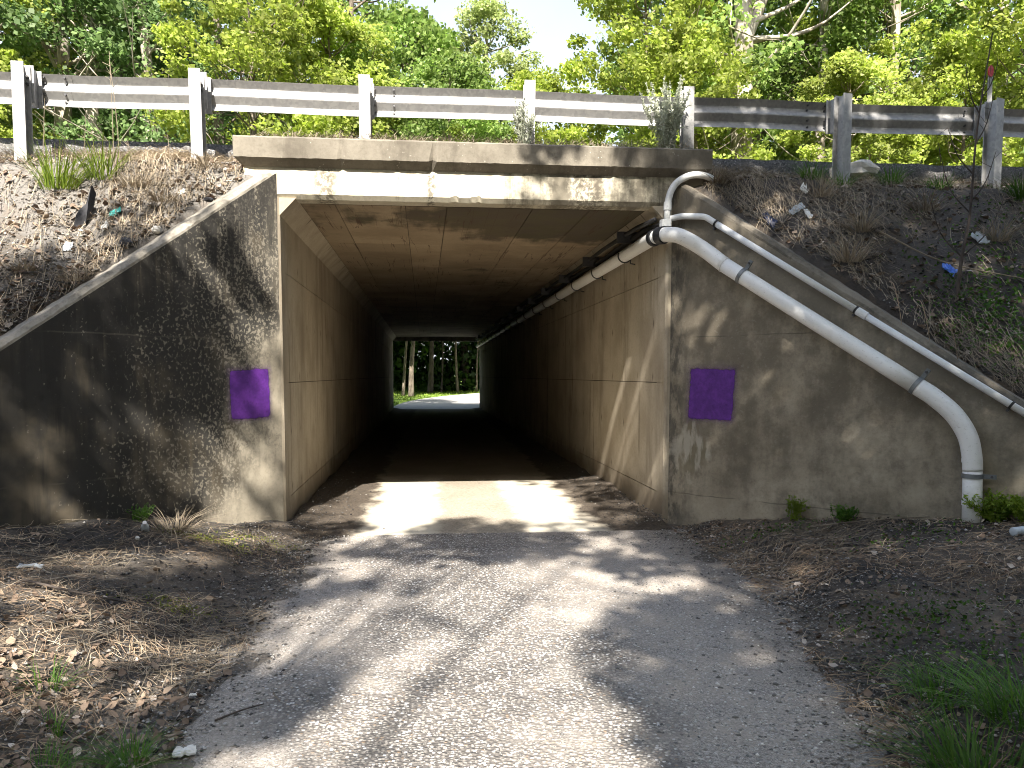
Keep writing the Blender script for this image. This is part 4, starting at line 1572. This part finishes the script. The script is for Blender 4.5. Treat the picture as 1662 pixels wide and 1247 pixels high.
G1 = 'green grass tufts'
tuft('bright green grass tuft on the left bank by the charred stake', -3.42, 7.62, bank_z, 150, .52, .42, 'grass_y', 1, group=G1, w=.005, lean=.6, curl=.7, seg=4)
tuft('bright green grass tuft on the left bank nearer the deck', -3.08, 7.74, bank_z, 120, .46, .36, 'grass_y', 2, group=G1, w=.005, lean=.6, curl=.7, seg=4)
tuft('green grass tuft at the bottom left beside the white scrap', -1.20, 3.08, ground_z, 190, .19, .16, 'grass', 3, group=G1, w=.0019, lean=1.1, curl=.8, seg=4)
tuft('green grass tuft in the bottom left corner', -1.28, 2.76, ground_z, 220, .19, .28, 'grass', 4, group=G1, w=.0019, lean=1.1, curl=.8, seg=4)
tuft('small green grass tuft among dead leaves at the lower left edge', -1.56, 3.25, ground_z, 30, .12, .1, 'grass', 5, group=G1, w=.003, lean=.8)
for k, (x, y, n, h) in enumerate([(-1.08, 2.72, 160, .15), (-1.45, 2.95, 120, .14), (-1.75, 3.6, 60, .16)]):
    tuft(['low green grass tuft between the corner tuft and the path', 'low green grass tuft left of the white scrap tuft', 'sparse green grass blades at the left edge among dead leaves'][k], x, y, ground_z, n, h, .2, 'grass', 30 + k, group=G1, w=.0022, lean=1.1, curl=.8, seg=4)
for k, (x, y, n, h, s) in enumerate([(2.02, 2.62, 260, .27, .46), (2.42, 2.84, 300, .29, .56), (2.34, 3.22, 170, .22, .48)]):
    tuft(['long green grass at the bottom right corner, nearest the path', 'long green grass in the very bottom right corner', 'green grass clump behind the bottom right corner grass'][k], x, y, ground_z, n, h, s, 'grass', 10 + k, group=G1, w=.0036, lean=1.1, curl=.9, seg=4)
for k, (x, y, n, h, lb) in enumerate([
    (3.95, 7.92, 60, .26, 'green grass tuft at the foot of the first guardrail post right of the deck'),
    (4.30, 7.95, 55, .24, 'green grass tuft just right of the first post beyond the deck'),
    (4.90, 8.02, 70, .28, 'green grass tuft beside the white stone under the rail'),
    (5.45, 8.02, 60, .26, 'green grass tuft left of the reflector post'),
    (6.20, 7.75, 120, .36, 'large green grass tuft at the right edge of the bank')]):
    tuft(lb, x, y, bank_z, n * 2, h, .28, 'grass', 20 + k, group=G1, w=.0035, lean=.9, curl=.7)
G2 = 'dry drooping grass clumps'
for k, (x, y, n, h, lb) in enumerate([
    (3.95, 7.70, 150, .30, 'pale drooping dry grass clump below the first post right of the deck'),
    (4.15, 7.28, 200, .36, 'broad drooping dry grass clump in the middle of the right bank'),
    (3.85, 6.95, 200, .42, 'dry grass spilling over the coping of the right wing wall'),
    (5.00, 7.55, 150, .34, 'dry grass clump below the white stone on the right bank'),
    (5.55, 7.25, 150, .36, 'dry grass clump beside the clear plastic scrap'),
    (2.90, 7.84, 220, .22, 'olive dry tuft where the riser conduit enters the bank'),
    (-2.15, 7.80, 110, .18, 'dry grass tuft beside the left end of the deck'),
    (-3.9, 7.0, 160, .24, 'dry grass clump low on the left bank'),
    (-2.75, 7.62, 170, .17, 'pale dry grass tuft in the middle of the left bank'),
    (-2.45, 7.42, 150, .18, 'pale dry grass tuft beside the left coping near its top'),
    (-3.35, 6.85, 170, .20, 'dry grass tuft below the charred stake'),
    (-2.95, 6.75, 150, .18, 'dry grass tuft beside the left coping half way down')]):
    tuft(lb, x, y, bank_z, n, h, .3, 'straw', 40 + k, group=G2, name='dry_grass_clump', cat='dry grass', w=.0032, lean=1.3, curl=.9)
tuft('dry straw clump spilling down the dark mound below the left wing wall', -2.15, 6.55, ground_z, 170, .34, .35, 'straw', 55, group=G2, name='dry_grass_clump', cat='dry grass', w=.003, lean=1.5, curl=1.0)


def weed(label, x, y, z, n, h, mat, seed, leaf=.035, group='silvery weeds on the deck', spread=.12, dens=60):
    rg = np.random.RandomState(seed)
    t = thing('weed_plant', label, 'plant', (x, y, z), group)
    tubes, P = [], []
    for i in range(n):
        a = rg.uniform(0, 2 * math.pi)
        e = np.array([x + spread * rg.uniform(.2, 1.3) * math.cos(a), y + spread * rg.uniform(.1, .8) * math.sin(a), z + h * rg.uniform(.45, 1)])
        b = np.array([x + .03 * math.cos(a), y + .03 * math.sin(a), z])
        path = smooth_path([b, (b + e) / 2 + rg.normal(0, .015, 3), e], 3)
        tubes.append(tube(path, np.linspace(.005, .0025, len(path)), 4, False))
        us = rg.rand(int(dens * rg.uniform(.6, 1.2)))
        us = us ** 1.0
        q = b + (e - b) * us[:, None] + rg.normal(0, .014, (len(us), 3)) * (1.4 - us[:, None])
        P.append(q)
        for _ in range(4):
            u = rg.uniform(.3, .85)
            s = b + (e - b) * u
            e2 = s + np.array([rg.normal(0, .05), rg.normal(0, .03), rg.uniform(.03, .1)])
            tubes.append(tube([s, e2], [.0025, .0015], 3, False))
            us2 = rg.rand(10)[:, None]
            P.append(s + (e2 - s) * us2 + rg.normal(0, .006, (10, 3)))
    P = np.concatenate(P)
    obj('stem', *merge_tubes(tubes), M[mat], t)
    obj('leaves', *leaf_quads(P, leaf * rg.uniform(.5, 1.2, len(P)), rg, up=.4, aspect=.18), M[mat], t)
    return t
weed('tall silvery weed on the deck beside the post right of centre', 2.40, 7.95, 3.84, 30, .78, 'silver', 61, .045, spread=.25, dens=90)
weed('small silvery weed at the foot of the guardrail post right of the deck middle', .93, 7.96, 3.84, 16, .52, 'silver', 62, spread=.10)
weed('low yellow-green weed on the deck left of the small silvery one', .28, 7.95, 3.86, 8, .20, 'grass_y', 63, spread=.12, group='weeds on the deck')
weed('leafy green weed at the foot of the drain pipe', 4.42, 5.66, float(ground_z(4.42, 5.66)), 22, .24, 'grass_y', 64, .04, 'weeds by the wing walls', .22, 30)
weed('bushy green weed at the right edge below the wing wall', 4.56, 5.46, float(ground_z(4.56, 5.46)), 26, .30, 'grass_y', 65, .045, 'weeds by the wing walls', .24, 34)
weed('little yellow-green weed against the right wing wall left of the pipe', 3.30, 6.78, float(ground_z(3.30, 6.78)), 9, .22, 'grass_y', 66, .035, 'weeds by the wing walls', .09, 30)
weed('low green weed against the right wing wall between path and pipe', 3.62, 6.42, float(ground_z(3.62, 6.42)), 10, .12, 'grass', 67, .035, 'weeds by the wing walls', .16, 24)
weed('tiny green weed at the base of the left wing wall', -2.45, 6.72, float(ground_z(-2.45, 6.72)), 7, .10, 'grass', 68, .03, 'weeds by the wing walls', .10, 24)

# thin dead stems on the left bank, the bare sapling on the right bank
rg = np.random.RandomState(70)
dsx = [(-3.62, 7.75, .72), (-3.25, 7.72, .62), (-3.02, 7.86, 1.05), (-2.94, 7.80, .95), (-2.72, 7.62, .42), (-2.45, 7.70, .40)]
dlab = ['leftmost tall dead stem on the left bank', 'dead stem rising from the bright grass tuft', 'tallest dead stem crossing the guardrail on the left', 'dead stem leaning beside the tallest one', 'short dead stem in the middle of the left bank', 'short dead stem close to the deck on the left bank']
for (x, y, h), lb in zip(dsx, dlab):
    z = float(bank_z(x, y))
    t = thing('dead_stem', lb, 'stem', (x, y, z), 'dead stems on the left bank')
    lx = rg.uniform(-.10, .06)
    P = smooth_path([(x, y, z - .02), (x + lx * .4, y + .01, z + h * .5), (x + lx, y, z + h)], 4)
    tb = [tube(P, np.linspace(.0045, .002, len(P)), 4, False)]
    for _ in range(7):
        u = rg.uniform(.55, 1.0)
        s = P[int(u * (len(P) - 1))]
        e = s + np.array([rg.normal(0, .05), rg.normal(0, .03), rg.uniform(.02, .09)])
        tb.append(tube([s, e], [.002, .0012], 3, False))
    obj('stalk', *merge_tubes(tb), M['straw'], t)

def sapling():
    rg = np.random.RandomState(71)
    x, y = 4.70, 6.62
    z = float(bank_z(x, y))
    t = thing('bare_sapling', 'thin bare dark sapling standing on the right bank', 'sapling', (x, y, z))
    top = np.array([5.02, 6.72, 4.62])
    P = smooth_path([(x, y, z - .1), (4.74, 6.62, z + .35), (4.83, 6.66, z + .75), (4.88, 6.68, z + 1.5), top], 6)
    obj('trunk', *tube(P, np.linspace(.019, .005, len(P)), 7, False), M['bark_dark'], t, smooth=True)
    for u, d in ((.28, (.42, 0, .62)), (.26, (-.30, .05, .55)), (.5, (-.28, .05, .55)), (.55, (.22, .0, .45)), (.66, (-.26, .0, .40)), (.72, (.16, 0, .45)), (.8, (-.14, 0, .35)), (.86, (.14, 0, .30))):
        s = P[int(u * (len(P) - 1))]
        e = s + np.array(d)
        q = smooth_path([s, s + np.array(d) * [.6, 1, .4], e], 4)
        b = [tube(q, np.linspace(.007, .0025, len(q)), 5, False)]
        for _ in range(3):
            s2 = q[rg.randint(3, len(q))]
            b.append(tube([s2, s2 + rg.normal(0, .07, 3) + [0, 0, .08]], [.003, .0015], 3, False))
        obj('branch', *merge_tubes(b), M['bark_dark'], t)
sapling()

# ------------------------------------------------------------------ scattered stuff
def on_left_bank(n, rg):
    y = rg.uniform(4.6, 8.6, n)
    x = -1.5 - np.clip(7.8 - y, 0, None) - .30 - 3.6 * rg.rand(n) ** 1.3
    return x, y
def on_right_bank(n, rg):
    y = rg.uniform(4.6, 8.6, n)
    x = 2.42 + np.clip(7.8 - y, 0, None) + .30 + 4.6 * rg.rand(n) ** 1.2
    return x, y
def on_sides(n, rg, left=True):
    y = rg.uniform(2.3, 7.6, n)
    if left:
        x = path_l(y) + .12 - 3.0 * rg.rand(n) ** 1.2
        ok = x > -1.5 - (7.8 - y) + .06
    else:
        x = path_r(y) - .10 + 3.4 * rg.rand(n) ** 1.1
        ok = x < 2.42 + (7.8 - y) - .06
    return x[ok], y[ok]


def strands(x, y, z, L, rg, slope_dir=None, w=.0022, lift=.03, mat_up=0.0):
    """lying straws: bent 3-vertex ribbons"""
    n = len(x)
    a = rg.uniform(0, 2 * math.pi, n)
    if slope_dir is not None:
        a = np.where(rg.rand(n) < .6, slope_dir + rg.normal(0, .5, n), a)
    d = np.stack([np.cos(a), np.sin(a)], 1)
    s = np.stack([-d[:, 1], d[:, 0]], 1)
    L = L * rg.uniform(.4, 1.3, n)
    return d, s, L


def straw_stuff(name, label, X, Y, zf, length, mat, rg, w=.0022, lift=.02, slope_dir=None, rise=0.0):
    d, s, L = strands(X, Y, None, length, rg, slope_dir)
    n = len(X)
    k = rg.normal(0, .25, n)
    rs_ = rg.rand(n)
    V = np.zeros((n, 6, 3))
    for j, u in enumerate((0, .5, 1)):
        px = X + d[:, 0] * L * (u - .5) + s[:, 0] * L * k * (u * (1 - u))
        py = Y + d[:, 1] * L * (u - .5) + s[:, 1] * L * k * (u * (1 - u))
        pz = zf(px, py) + .006 + lift * rg.rand(n) * (1.6 if j == 1 else 1.0) + rise * u * L * rs_
        for q, sg in enumerate((-1, 1)):
            V[:, 2 * j + q, 0] = px + s[:, 0] * w * sg * (1 - .5 * u)
            V[:, 2 * j + q, 1] = py + s[:, 1] * w * sg * (1 - .5 * u)
            V[:, 2 * j + q, 2] = pz + (w * .7 if sg > 0 else 0)
    i = np.arange(n)[:, None] * 6
    F = np.concatenate([i + [0, 1, 3, 2], i + [2, 3, 5, 4]], 0)
    return obj(name, V.reshape(-1, 3), F, M[mat], kind='stuff', label=label)


def curled(C, size, rg, up):
    n = len(C)
    nr = unit(unit(rg.normal(0, 1, (n, 3))) + np.array([0, 0, up]))
    a = unit(np.cross(nr, unit(rg.normal(0, 1, (n, 3)))))
    b = np.cross(nr, a)
    w = rg.uniform(.28, .45, (n, 1))
    curl = rg.uniform(-.15, .55, (n, 1))
    fold = rg.uniform(-.1, .5, (n, 1))
    S = size[:, None]
    V = []
    for u, ww in ((-.5, .12), (-.2, .85), (.12, 1.0), (.5, .10)):
        for v in (-1, 0, 1):
            jig = rg.uniform(.75, 1.2, (n, 1))
            V.append(C + S * (a * u + b * v * w * ww * jig + nr * (curl * u * u * 2 + fold * abs(v) * w * ww)))
    V = np.stack(V, 1).reshape(-1, 3)
    q = np.array([(r * 3 + k, r * 3 + k + 1, r * 3 + k + 4, r * 3 + k + 3) for r in range(3) for k in range(2)])
    return V, (np.arange(n)[:, None, None] * 12 + q[None]).reshape(-1, 4)


def leaf_stuff(name, label, X, Y, zf, size, mat, rg, lift=.012, up=1.6, aspect=.34, fold=.28):
    z = zf(X, Y) + .008 + lift * rg.rand(len(X))
    C = np.stack([X, Y, z], 1)
    if mat == 'litter':
        V, F = curled(C, size * rg.uniform(.5, 1.35, len(X)), rg, 1.3)
    else:
        V, F = leaf_quads(C, size * rg.uniform(.5, 1.35, len(X)), rg, up=up, aspect=aspect, fold=fold)
    return obj(name, V, F, M[mat], kind='stuff', label=label)


def stone_stuff(name, label, X, Y, zf, r0, r1, mat, rg, sink=.25):
    n = len(X)
    r = r0 * (r1 / r0) ** (rg.rand(n) ** 2.2)
    base = np.array([(1, 0, 0), (.35, .95, 0), (-.8, .6, 0), (-.8, -.6, 0), (.35, -.95, 0), (.15, .1, .75), (0, 0, -.6)])
    ang = rg.uniform(0, 2 * math.pi, n)
    J = base[None] * rg.uniform(.65, 1.3, (n, 7, 1)) * np.stack([np.ones(n), rg.uniform(.55, 1, n), rg.uniform(.5, 1, n)], 1)[:, None, :]
    c, s = np.cos(ang)[:, None], np.sin(ang)[:, None]
    V = np.stack([J[..., 0] * c - J[..., 1] * s, J[..., 0] * s + J[..., 1] * c, J[..., 2]], -1) * r[:, None, None]
    V += np.stack([X, Y, zf(X, Y) + .012 + r * (.3 - sink)], 1)[:, None, :]
    fs = np.array([(0, 1, 5), (1, 2, 5), (2, 3, 5), (3, 4, 5), (4, 0, 5), (1, 0, 6), (2, 1, 6), (3, 2, 6), (4, 3, 6), (0, 4, 6)])
    F = (np.arange(n)[:, None, None] * 7 + fs[None]).reshape(-1, 3)
    return obj(name, V.reshape(-1, 3), F, M[mat], kind='stuff', label=label)

rg = np.random.RandomState(90)
n = 34000
y = 2.3 + 5.2 * rg.rand(n) ** 1.3
x = path_l(y) - .1 + (path_r(y) - path_l(y) + .4) * rg.rand(n)
keep = rg.rand(n) < np.clip(.25 + 1.1 * (vnoise(x, y, 1.3) + .35), .05, 1)
stone_stuff('gravel', 'pale stone chips bedded in and strewn over the path', x[keep], y[keep], ground_z, .0035, .0125, 'stones', rg, .3)
m = 7000
y = 2.4 + 5.2 * rg.rand(m) ** 1.1
x = np.where(rg.rand(m) < .65, path_r(y) + rg.normal(.1, .38, m), path_l(y) + rg.normal(-.05, .30, m))
stone_stuff('gravel', 'larger loose stones along the edges of the path', x, y, ground_z, .0045, .018, 'crumble', rg, .25)
x, y = on_sides(9000, rg, True)
stone_stuff('gravel', 'black grit and crumbled asphalt under the left wing wall', x, y, ground_z, .004, .018, 'grit', rg, .2)
x, y = on_sides(9000, rg, False)
stone_stuff('gravel', 'dark grit on the shaded ground right of the path', x, y, ground_z, .004, .018, 'grit', rg, .2)
x, y = on_left_bank(26000, rg)
stone_stuff('gravel', 'pale crumbled asphalt on the left embankment', x, y, bank_z, .005, .020, 'crumble', rg, .2)
x, y = on_right_bank(9000, rg)
stone_stuff('gravel', 'dark crumbled asphalt on the right embankment', x, y, bank_z, .005, .022, 'grit', rg, .2)
# grit swept against the tunnel walls
m = 2600
y = 7.5 + 6 * rg.rand(m) ** 1.6
sd = rg.rand(m) < .5
x = np.where(sd, -1.45 + np.abs(rg.normal(0, .28, m)), 2.34 - np.abs(rg.normal(0, .28, m))) + SH * (y - 7.8)
stone_stuff('gravel', 'grit swept against the foot of the tunnel walls', x, y, lambda a, b: .03 + .05 * sst(np.abs(a - .42), 1.3, 1.95), .004, .016, 'grit', rg, .2)

x, y = on_sides(14000, rg, True)
k = rg.rand(len(x)) < np.clip(.5 + 1.6 * vnoise(x, y, 1.1), .1, 1)
straw_stuff('pine_straw', 'brown pine straw left of the path', x[k], y[k], ground_z, .13, 'needle', rg, .0016, .02)
x, y = on_sides(9000, rg, True)
k = rg.rand(len(x)) < np.clip(.35 + 2.0 * vnoise(x + 7, y, .9), .03, 1)
straw_stuff('dry_grass', 'tan dry grass matted left of the path', x[k], y[k], ground_z, .16, 'straw', rg, .0018, .02, None, .25)
x, y = on_sides(19000, rg, False)
k = rg.rand(len(x)) < np.clip(.45 + 1.8 * vnoise(x, y, 1.1), .04, 1)
straw_stuff('pine_straw', 'brown pine straw on the shaded ground right of the path', x[k], y[k], ground_z, .14, 'needle', rg, .0022, .02)
x, y = on_sides(8000, rg, False)
k = rg.rand(len(x)) < np.clip(.30 + 2.2 * vnoise(x + 3, y + 5, .9), .02, 1)
straw_stuff('dry_grass', 'tan dry grass matted right of the path', x[k], y[k], ground_z, .17, 'straw', rg, .0018, .02, None, .2)
x, y = on_left_bank(46000, rg)
k = rg.rand(len(x)) < np.clip(.5 + 1.5 * vnoise(x, y, 1.5), .1, 1)
straw_stuff('dry_grass', 'matted dry grass on the left embankment', x[k], y[k], bank_z, .17, 'straw', rg, .0028, .03, -math.pi / 2, .6)
x, y = on_right_bank(26000, rg)
k = rg.rand(len(x)) < np.clip(.42 + 1.8 * vnoise(x, y, 1.3), .05, 1)
straw_stuff('dry_grass', 'matted dry grass on the right embankment', x[k], y[k], bank_z, .17, 'straw', rg, .0020, .03, -math.pi / 2, .6)
x = rg.uniform(-1.7, 2.65, 2600)
y = rg.uniform(7.76, 8.5, 2600)
straw_stuff('dry_grass', 'short dry grass along the top of the deck', x, y, lambda a, b: 3.83 + .06 * sst(b, 7.74, 8.2), .10, 'straw', rg, .0020, .02, None, .9)

x, y = on_sides(7500, rg, True)
near = np.clip((5.2 - y) * .6, .12, 1) * np.clip(.5 + 1.3 * vnoise(x, y, 1.4), .08, 1)
k = rg.rand(len(x)) < near
leaf_stuff('leaf_litter', 'brown dead leaves lying at the lower left of the path', x[k], y[k], ground_z, .040, 'litter', rg, .018)
x, y = on_sides(1500, rg, False)
leaf_stuff('leaf_litter', 'scattered dead leaves right of the path', x, y, ground_z, .04, 'litter', rg, .012)
x, y = on_left_bank(2600, rg)
leaf_stuff('leaf_litter', 'dead leaves caught on the left embankment', x, y, bank_z, .06, 'litter', rg, .02)
x, y = on_right_bank(2200, rg)
leaf_stuff('leaf_litter', 'dead leaves caught on the right embankment', x, y, bank_z, .055, 'litter', rg, .02)

# green ground cover on the right bank, moss near the left wall, small weeds on both sides
def patch(cx, cy, sx, sy, n, rg):
    return cx + rg.normal(0, sx, n), cy + rg.normal(0, sy, n)
x, y = patch(4.95, 6.35, .35, .30, 1700, rg)
x2, y2 = patch(5.9, 7.0, .6, .5, 900, rg)
x, y = np.concatenate([x, x2]), np.concatenate([y, y2])
k = x > 2.42 + np.clip(7.8 - y, 0, None) + .34
leaf_stuff('ground_cover', 'small-leaved green ground cover on the right embankment', x[k], y[k], bank_z, .035, 'grass', rg, .05, up=.8)
ps = [patch(-1.85, 6.55, .17, .10, 700, rg), patch(-1.55, 6.9, .2, .08, 300, rg), patch(-1.62, 4.9, .12, .08, 350, rg)]
x, y = [np.concatenate(q) for q in zip(*ps)]
leaf_stuff('moss', 'yellow-green moss left of the path', x, y, ground_z, .016, 'moss', rg, .012, up=1.0)
ps = [patch(2.75, 4.1, .22, .22, 350, rg), patch(2.6, 3.5, .2, .2, 260, rg), patch(3.7, 5.6, .3, .2, 160, rg), patch(3.1, 6.6, .25, .12, 200, rg)]
x, y = [np.concatenate(q) for q in zip(*ps)]
leaf_stuff('ground_cover', 'sparse low weeds on the shaded ground right of the path', x, y, ground_z, .026, 'grass', rg, .03, up=.8)
# sunlit grass beyond the underpass
m = 9000
x = rg.uniform(-9, 12, m)
y = rg.uniform(36, 52, m)
dd = np.clip(y - 36, 0, None)
xlp = -1.98 + .022 * dd ** 2 + .0006 * dd ** 3
k = (x < xlp) | (x > xlp + 5.2 + .25 * dd)
leaf_stuff('grass', 'sunlit short grass beyond the far end of the underpass', x[k], y[k], ground_z, .16, 'grass_y', rg, .06, up=.3, aspect=.12)

# ------------------------------------------------------------------ litter and loose things
def crumple(name, label, cat, x, y, zf, sx, sy, h, mat, seed, rot=0, group=None):
    rg = np.random.RandomState(seed)
    n = 7
    z = float(zf(x, y))
    V = []
    top = rg.rand(n, n) * h
    c, s = math.cos(rot), math.sin(rot)
    for lay in (1, 0):
        for i in range(n):
            for j in range(n):
                u, v = (i / (n - 1) - .5) * sx, (j / (n - 1) - .5) * sy
                u += rg.normal(0, sx * .035) if lay else 0
                px, py = x + u * c - v * s, y + u * s + v * c
                V.append((px, py, float(zf(px, py)) + .012 + top[i, j] * (.5 + .5 * lay) + .003 * lay))
    F = []
    for i in range(n - 1):
        for j in range(n - 1):
            a = i * n + j
            F.append((a, a + n, a + n + 1, a + 1))
            b = a + n * n
            F.append((b, b + 1, b + n + 1, b + n))
    rim = [i for i in range(n)] + [i * n + n - 1 for i in range(1, n)] + [(n - 1) * n + j for j in range(n - 2, -1, -1)] + [i * n for i in range(n - 2, 0, -1)]
    for a, b in zip(rim, rim[1:] + rim[:1]):
        F.append((a, b, b + n * n, a + n * n))
    return obj(name, V, F, M[mat], origin=(x, y, z), label=label, category=cat, group=group)

GL = 'bits of litter'
crumple('paper_scrap', 'crumpled white paper scrap beside the path at lower left', 'paper', -1.02, 3.16, ground_z, .085, .06, .022, 'white', 1, .3, GL)
crumple('paper_scrap', 'small white scrap above the grass tuft at lower left', 'paper', -1.16, 3.75, ground_z, .04, .02, .01, 'white', 2, .1, GL)
crumple('plastic_scrap', 'flattened grey plastic piece at the left edge below the wing wall', 'litter', -2.62, 5.25, ground_z, .14, .07, .025, 'greyplastic', 3, .2, GL)
crumple('plastic_wrapper', 'bright blue wrapper on the right bank beside the sapling', 'litter', 4.80, 6.87, bank_z, .09, .10, .05, 'blue', 4, .5, GL)
crumple('plastic_strip', 'long white plastic strip high on the right bank', 'litter', 3.60, 7.50, bank_z, .17, .05, .03, 'plastic', 5, .35, GL)
crumple('paper_scrap', 'white curl of paper below the plastic strip on the right bank', 'litter', 3.69, 7.44, bank_z, .05, .09, .03, 'white', 6, .1, GL)
crumple('plastic_scrap', 'dark navy plastic scrap on the edge of the right coping', 'litter', 3.28, 7.42, bank_z, .09, .14, .05, 'navy', 7, .6, GL)
crumple('plastic_scrap', 'crumpled clear plastic on the right bank near the photo edge', 'litter', 5.36, 7.23, bank_z, .15, .09, .04, 'plastic', 8, .2, GL)
crumple('plastic_wrapper', 'teal wrapper on the left bank', 'litter', -2.82, 7.33, bank_z, .09, .05, .025, 'teal', 9, .4, GL)
crumple('paper_scrap', 'white scrap below the teal wrapper on the left bank', 'litter', -2.86, 7.20, bank_z, .06, .05, .03, 'white', 10, .9, GL)
crumple('plastic_scrap', 'pale blue-green scrap lower on the left bank', 'litter', -3.10, 7.03, bank_z, .07, .06, .03, 'plastic', 11, .1, GL)
crumple('plastic_scrap', 'small pale scrap near the deck on the left bank', 'litter', -2.30, 7.52, bank_z, .06, .04, .02, 'rock', 13, .7, GL)
crumple('plastic_scrap', 'white crumpled scrap on the right bank below the first post', 'litter', 3.78, 7.72, bank_z, .08, .06, .05, 'white', 14, .7, GL)

def bottle(label, x, y, zf, ax, L, r, seed, mat='plastic'):
    z = float(zf(x, y)) + r * .9
    ax = unit(np.array(ax, float))
    t = thing('plastic_bottle', label, 'bottle', (x, y, z), GL)
    c = np.array([x, y, z])
    us = [0, .02, .25, .45, .62, .72, .82, .84, .92]
    rs = [.8, 1, .93, 1, .95, .8, .45, .40, .40]
    obj('body', *tube([c + ax * L * (u - .5) for u in us], [r * q for q in rs], 14), M[mat], t, smooth=True)
    obj('cap', *tube([c + ax * L * (.42), c + ax * L * .5], r * .47, 12), M['white'], t)
bottle('clear plastic bottle lying in the straw below the left wing wall', -2.30, 6.35, ground_z, (.25, -.75, .55), .20, .032, 1)
bottle('crushed clear plastic bottle at the right edge below the wing wall', 4.30, 5.22, ground_z, (.95, .2, .05), .19, .034, 2)
def disc(name, label, cat, x, y, zf, r, h, mat):
    z = float(zf(x, y)) + .01
    obj(name, *tube([(x, y, z), (x + .004, y - .004, z + h)], [r, r * .92], 14), M[mat], origin=(x, y, z), label=label, category=cat, group=GL)
disc('bottle_cap', 'white bottle cap on the mossy ground by the left wing wall', 'bottle cap', -2.08, 6.60, ground_z, .022, .014, 'white')
disc('bottle_cap', 'white bottle cap below the lying bottle', 'bottle cap', -2.27, 6.10, ground_z, .016, .012, 'white')

def rocklump(name, label, cat, x, y, z, s, mat, seed, group=None):
    rg = np.random.RandomState(seed)
    V, F = [], []
    nu, nv = 10, 6
    for j in range(nv + 1):
        for i in range(nu):
            th, ph = math.pi * j / nv, 2 * math.pi * i / nu
            q = 1 + (rg.uniform(-.16, .16) if 0 < j < nv else 0)
            V.append((x + s[0] * q * math.sin(th) * math.cos(ph), y + s[1] * q * math.sin(th) * math.sin(ph), z + s[2] * q * math.cos(th)))
    for j in range(nv):
        for i in range(nu):
            F.append((j * nu + i, (j + 1) * nu + i, (j + 1) * nu + (i + 1) % nu, j * nu + (i + 1) % nu))
    return obj(name, V, F, M[mat], origin=(x, y, z - s[2]), label=label, category=cat, group=group)
rocklump('boulder', 'pale stone under the guardrail right of the deck', 'stone', 4.85, 8.55, 3.88, (.20, .14, .115), 'rock', 1)
rocklump('asphalt_lump', 'black asphalt lump resting on the left coping', 'lump', -2.02, 7.36, 3.04 + .09, (.045, .035, .022), 'darkrock', 2)
rocklump('stone', 'grey stone beside the left coping', 'stone', -2.62, 7.03, float(bank_z(-2.62, 7.03)) + .03, (.06, .05, .05), 'darkrock', 3)
rocklump('stone', 'small pale stone on the left bank close to the coping', 'stone', -2.42, 7.18, float(bank_z(-2.42, 7.18)) + .02, (.045, .04, .035), 'rock', 4)

def stake():
    x, y = -3.12, 7.28
    z = float(bank_z(x, y))
    rg = np.random.RandomState(8)
    out = [(-.055, -.03), (.05, -.04), (.06, .03), (-.04, .04)]
    V = []
    for k, zz in enumerate((-.12, .08, .17, .22)):
        for (a, b) in out:
            V.append((x + a * (1 - .12 * k) + .03 * k + rg.normal(0, .006), y + b + .02 * k, z + zz + rg.uniform(-.015, .02) * k))
    tips = []
    for i in range(4):
        V[12 + i] = (V[12 + i][0], V[12 + i][1], V[12 + i][2] + (.09 if i in (1, 2) else -.02))
    F = [(3, 2, 1, 0), (12, 13, 14, 15)]
    for k in range(3):
        for i in range(4):
            F.append((k * 4 + i, k * 4 + (i + 1) % 4, k * 4 + 4 + (i + 1) % 4, k * 4 + 4 + i))
    obj('broken_stake', V, F, M['charred'], origin=(x, y, z), label='charred broken timber stake standing in the left bank', category='stake')
stake()

def stick(label, pts, zf, r, seed, mat='bark'):
    P = [(x, y, float(zf(x, y)) + .015 + dz) for x, y, dz in pts]
    obj('fallen_stick', *tube(smooth_path(P, 4), np.linspace(r, r * .5, (len(P) - 1) * 4 + 1), 6), M[mat], origin=P[0], label=label, category='stick', group='fallen sticks')
stick('short curved twig on the path at left', [(-.78, 3.72, .002), (-.76, 3.66, .012), (-.73, 3.62, .002)], ground_z, .006, 1)
stick('thin dark stick on the soil near the lower left scrap', [(-.98, 3.45, 0), (-.88, 3.52, .01), (-.80, 3.60, 0)], ground_z, .005, 2, 'bark_dark')
stick('long thin branch lying at the foot of the right wing wall', [(3.25, 6.45, .01), (3.6, 6.25, .03), (4.1, 6.0, .02)], ground_z, .008, 3)
stick('dark stick lying across the dead leaves at the left edge', [(-2.5, 4.9, .01), (-2.1, 4.75, .02), (-1.8, 4.72, .01)], ground_z, .009, 4, 'bark_dark')
stick('pale bare branch lying on the right bank below the dry clumps', [(4.3, 7.2, .04), (4.75, 6.9, .06), (5.5, 6.75, .05)], bank_z, .010, 5, 'straw')
for k, (x, y, z) in enumerate([(3.95, 6.42, 2.15), (4.12, 6.28, 1.98), (4.28, 6.14, 1.80)]):
    P = smooth_path([(x + .06, y + .12, z + .22), (x, y - .05, z + .16), (x + .02, y - .13, z - .12), (x + .05, y - .14, z - .45 - .12 * k)], 5)
    obj('hanging_stem', *tube(P, np.linspace(.005, .002, len(P)), 4, False), M['needle'], origin=(x, y, z), label=['shortest dry stem hanging over the thin conduit', 'dry stem hanging over the coping between two others', 'longest dry stem hanging down to the drain pipe strap'][k], category='stem', group='dry stems hanging over the right coping')
